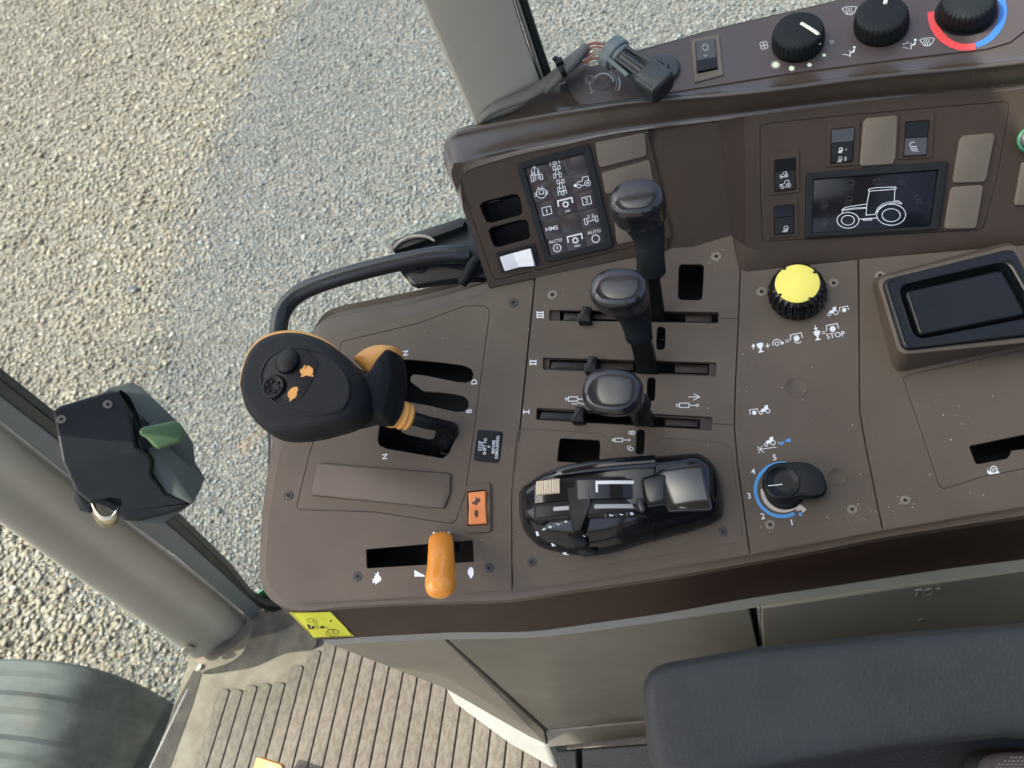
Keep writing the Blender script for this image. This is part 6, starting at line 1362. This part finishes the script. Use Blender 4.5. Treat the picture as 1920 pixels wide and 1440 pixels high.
def cseg(name, t0, t1, r, mt, sq=False, flat=.85, sgm=20):
    p0, p1 = ca+ax_*L_*t0, ca+ax_*L_*t1; s1 = unit(np.cross(ax_, NA)); s2 = np.cross(s1, ax_); e = .0012; rows = []
    for tt, rr in [(0, r-e), (e, r), (np.linalg.norm(p1-p0)-e, r), (np.linalg.norm(p1-p0), r-e)]:
        rows.append([p0+ax_*tt+s1*rr*(math.copysign(abs(math.cos(x))**(.45 if sq else 1), math.cos(x)))+s2*rr*flat*math.copysign(abs(math.sin(x))**(.45 if sq else 1), math.sin(x)) for x in np.linspace(0, 2*math.pi, sgm, endpoint=False)])
    V, Fc = rings_mesh(rows); return mesh(name, V, Fc, mt, cn, 35)
cseg('plug_collar', -.04, .13, .0165, 'connector_grey'); cseg('plug_collar', .12, .20, .0135, 'connector_grey')
cseg('plug_barrel', .18, .66, .0110, 'connector'); cseg('plug_body', .62, .97, .0145, 'connector', True); cseg('plug_face', .955, 1.0, .0128, 'pit', True)
for s_ in (-1, 0, 1):
    s1 = unit(np.cross(ax_, NA)); s2 = np.cross(s1, ax_); o_ = s1*.0075*s_+s2*.0085
    tube('rib_bar', [ca+ax_*L_*.2+o_, ca+ax_*L_*.9+o_*1.25], [.0019, .0019], 'connector', cn, seg=8, sub=1)
s1 = unit(np.cross(ax_, NA)); s2 = np.cross(s1, ax_)
tube('latch_arm', [ca+ax_*L_*.08+s1*.012+s2*.008, ca+ax_*L_*.5+s1*.013+s2*.006], [.0024, .0024], 'connector_grey', cn, seg=8, sub=1)
block('latch_window', PC, [(1148, 104), (1162, 108), (1158, 118), (1144, 113)], 30, 31, 'pit', cn, r=.4, bev=.1)
ds = thing('socket_cover', 'round dark grey disc with a square clip behind the connector', 'disc', PC.P(1238, 127))
stack('disc', [(1238, 130, 0, 35), (1238, 129, 3, 36), (1238, 128, 4.6, 34), (1238, 128, 5, 30), (1238, 128, 4.6, 4)], 'disc_grey', ds, pl=PC, ratio=.95)
plate('clip', PC, [(1219, 124), (1228, 104), (1254, 118), (1247, 136)], [[(1227, 124), (1232, 112), (1246, 120), (1241, 130)]], 11, 7, 'disc_grey', ds, .5)

# window latch on the front post
la = thing('window_latch', 'dark blue grey window latch box with green handle on the beige post', 'latch', PP.P(200, 960))
c0 = PP.P(215, 850, 120); ln = unit(unit(CAM-c0)*.9+np.array([.15, -.05, .25])); PLt = Plane(c0, ln, (230, 850))
lat = PLt.P
def multi(name, pts, faces, mt, parent, bev=.003, seg=3):
    o = mesh(name, [lat(*p) for p in pts], faces, mt, parent, 40); b_ = o.modifiers.new('b', 'BEVEL'); b_.width = bev; b_.segments = seg; b_.limit_method = 'ANGLE'; b_.angle_limit = math.radians(20); return o
# back body (grey green): prism going away from the viewer
back = [(205, 726), (246, 716), (262, 724), (300, 758), (345, 803), (362, 830), (366, 868), (385, 896), (364, 942), (300, 985), (235, 975), (150, 900), (120, 800)]
block('latch_body', PLt, back, -55, -12, 'latch_grey', la, r=2.5, bev=2)
mid = [(222, 733), (262, 752), (318, 800), (362, 846), (385, 897), (366, 940), (330, 950), (270, 905), (240, 850)]
block('latch_side', PLt, [(222, 731), (264, 775), (300, 820), (385, 897), (364, 942), (355, 944), (312, 925), (284, 885), (286, 862), (262, 842), (256, 815), (262, 790), (240, 745)], -18, 2, 'latch_grey', la, r=2, bev=2)
cover = [(98, 770), (112, 760), (205, 732), (222, 733), (234, 752), (250, 800), (256, 838), (278, 850), (286, 866), (284, 890), (312, 925), (362, 942), (330, 960), (258, 978), (232, 976), (214, 962), (224, 940), (205, 938), (168, 944), (140, 920), (116, 865)]
q = [PLt.q(u, v, 14) for u, v in cover]; q = np.array(rpoly(q, 3))
def cov_h(p):                                              # the lid is highest along the bend and falls to both ends
    a = PLt.q(118, 868, 14); b = PLt.q(285, 850, 14); d = (b-a)/np.linalg.norm(b-a); s_ = (p-a)@np.array([-d[1], d[0]]); return 16-max(0, -s_)*.22-max(0, s_)*.05
R9 = []
for ins, dz in [(0, -30), (0, -4), (.8, -1.6), (2.0, -.4), (3.4, 0)]:
    qq = inset(q, ins) if ins else q; R9.append([PLt.w(p[0], p[1], cov_h(p)+dz) for p in qq])
V, Fc = rings_mesh(R9, cap1=False); mesh('cover_rim', V, Fc, 'latch_blue', la, 60)
bm = bmesh.new(); qq = inset(q, 3.4); bm.faces.new([bm.verts.new((p[0], p[1], 0)) for p in qq])
la_, lb_ = PLt.q(118, 868, 14), PLt.q(285, 850, 14); d_ = (lb_-la_)/np.linalg.norm(lb_-la_)
bmesh.ops.bisect_plane(bm, geom=bm.verts[:]+bm.edges[:]+bm.faces[:], plane_co=(la_[0], la_[1], 0), plane_no=(-d_[1], d_[0], 0))
for v in bm.verts: p_ = np.array([v.co.x, v.co.y]); v.co = Vector(PLt.w(p_[0], p_[1], cov_h(p_)))
bmesh.ops.recalc_face_normals(bm, faces=bm.faces); me = bpy.data.meshes.new('cover_face'); bm.to_mesh(me); bm.free(); finish(me, 'cover_face', 'latch_blue', la, 20)
screw(PLt, 202, 758, 8, 'l', la, 16); screw(PLt, 115, 786, 8, 'l', la, 16)
block('handle_slot', PLt, [(266, 785), (280, 797), (300, 830), (270, 845), (262, 815)], 0, 5, 'pit', la, r=.8, bev=.2)
hp = [(261, 806), (270, 800), (326, 789), (338, 793), (346, 808), (344, 822), (338, 830), (306, 840), (298, 842), (290, 838), (275, 822), (262, 815)]
hq = np.array(rpoly([PLt.q(u, v, 30) for u, v in hp], 3)); V, Fc = rings_mesh([[PLt.w(*p, 20) for p in inset(hq, 1.5)], [PLt.w(*p, 23) for p in hq], [PLt.w(*p, 29) for p in hq], [PLt.w(*p, 31) for p in inset(hq, 1.4)], [PLt.w(*p, 31.5) for p in inset(hq, 3.5)]])
mesh('latch_handle', V, Fc, 'green', la, 50)
cat_ = [PLt.P(170, 945, -8), PLt.P(178, 962, -6), PLt.P(192, 975, -4), PLt.P(210, 974, -2), PLt.P(221, 962, -1), PLt.P(224, 944, 0)]
Vc = []; P9 = catmull(cat_, 5)
for p in P9: Vc += [p+PLt.ey*.004+PLt.n*.004, p-PLt.ey*.009-PLt.n*.012]
o = mesh('catch_loop', Vc, [(2*i, 2*i+2, 2*i+3, 2*i+1) for i in range(len(P9)-1)], 'zinc', la, 70); s = o.modifiers.new('t', 'SOLIDIFY'); s.thickness = .0022
block('catch_plate', PLt, [(138, 918), (170, 930), (168, 962), (150, 958), (138, 935)], -90, -10, 'seal', la, r=1, bev=.6)
block('catch_plate', PLt, [(205, 935), (243, 945), (238, 958), (222, 962), (205, 955)], -90, -6, 'seal', la, r=1, bev=.6)

# armrest
ar = thing('armrest', 'large padded slate blue armrest cut off by the lower right of the picture', 'armrest', F(1560, 1300, 1.93))
PAr = Plane(F(1560, 1300, 1.975), unit(NA*.55+np.array([0, -.12, .5])), (1560, 1300))
ao = [(1191, 1250), (1420, 1210), (1700, 1182), (1920, 1164), (2300, 1128), (2330, 1420), (1900, 1386), (1700, 1408), (1500, 1440), (1216, 1500)]
aq = np.array(rpoly([PAr.q(u, v, 0) for u, v in ao], [21, 0, 0, 0, 30, 30, 0, 0, 0, 24], 9))
pa_, pb_ = PAr.q(1318, 1345), PAr.q(2180, 1262); R9 = []
for f_, h in [(.16, -66), (.08, -62), (.03, -54), (0, -42), (-.01, -28), (0, -19), (.02, -12), (.055, -7), (.10, -3.6), (.16, -1.2), (.24, .2), (.34, 1.0), (.5, 1.6), (.75, 1.8), (1.0, 1.8)]:
    row = []
    for p in aq:
        t_ = max(0, min(1, ((p-pa_)@(pb_-pa_))/((pb_-pa_)@(pb_-pa_)))); row.append(PAr.w(*(p+(pa_+(pb_-pa_)*t_-p)*f_), h))
    R9.append(row)
V, Fc = rings_mesh(R9, cap1=False); mesh('pad', V, Fc, 'slate', ar, 180)
cr_ = []
for f_, h in [(.12, -60), (.06, -66), (.06, -190), (.10, -196)]:
    cr_.append([PAr.w(*(p+(pa_+(pb_-pa_)*max(0, min(1, ((p-pa_)@(pb_-pa_))/((pb_-pa_)@(pb_-pa_))))-p)*f_), h) for p in aq])
V, Fc = rings_mesh(cr_); mesh('carrier', V, Fc, 'black_matt', ar, 60)
# seat cushion corner with woven cloth
sc_ = thing('seat_cushion', 'corner of a dark seat cushion with pale woven dots below the armrest', 'seat', F(1880, 1440, 1.75))
PS = Plane(F(1880, 1430, 1.78), (0, -.1, 1), (1880, 1430))
o = stack('cushion', [(1920, 1490, -50, 120), (1920, 1480, -12, 118), (1920, 1474, -4, 108), (1920, 1470, 0, 92), (1920, 1470, 3, 50)], 'slate', sc_, pl=PS, ratio=.7, sq=3)
stack('woven_panel', [(1925, 1474, -8, 96), (1925, 1468, 4.2, 86), (1925, 1466, 5.6, 70), (1925, 1466, 6, 40)], 'seat_cloth', sc_, pl=PS, ratio=.7, sq=3)
s_ = Sym(PS, 6.4)
for i in range(-12, 13):
    for j in range(-9, 10):
        u, v = 1925+i*8+(j % 2)*4, 1466+j*6.5
        if ((u-1925)/72)**2+((v-1466)/50)**2 < 1 and v < 1470: s_.line([(u-2.2, v+.6), (u+2.2, v-.6)], 2.6)
tag(s_.done('woven_dots', 'cloth_dot', sc_), kind='stuff')
stack('seat_back_mass', [(1920, 1600, -200, 380), (1920, 1600, -110, 380)], 'black_matt', sc_, pl=PS, ratio=.5, sq=4)
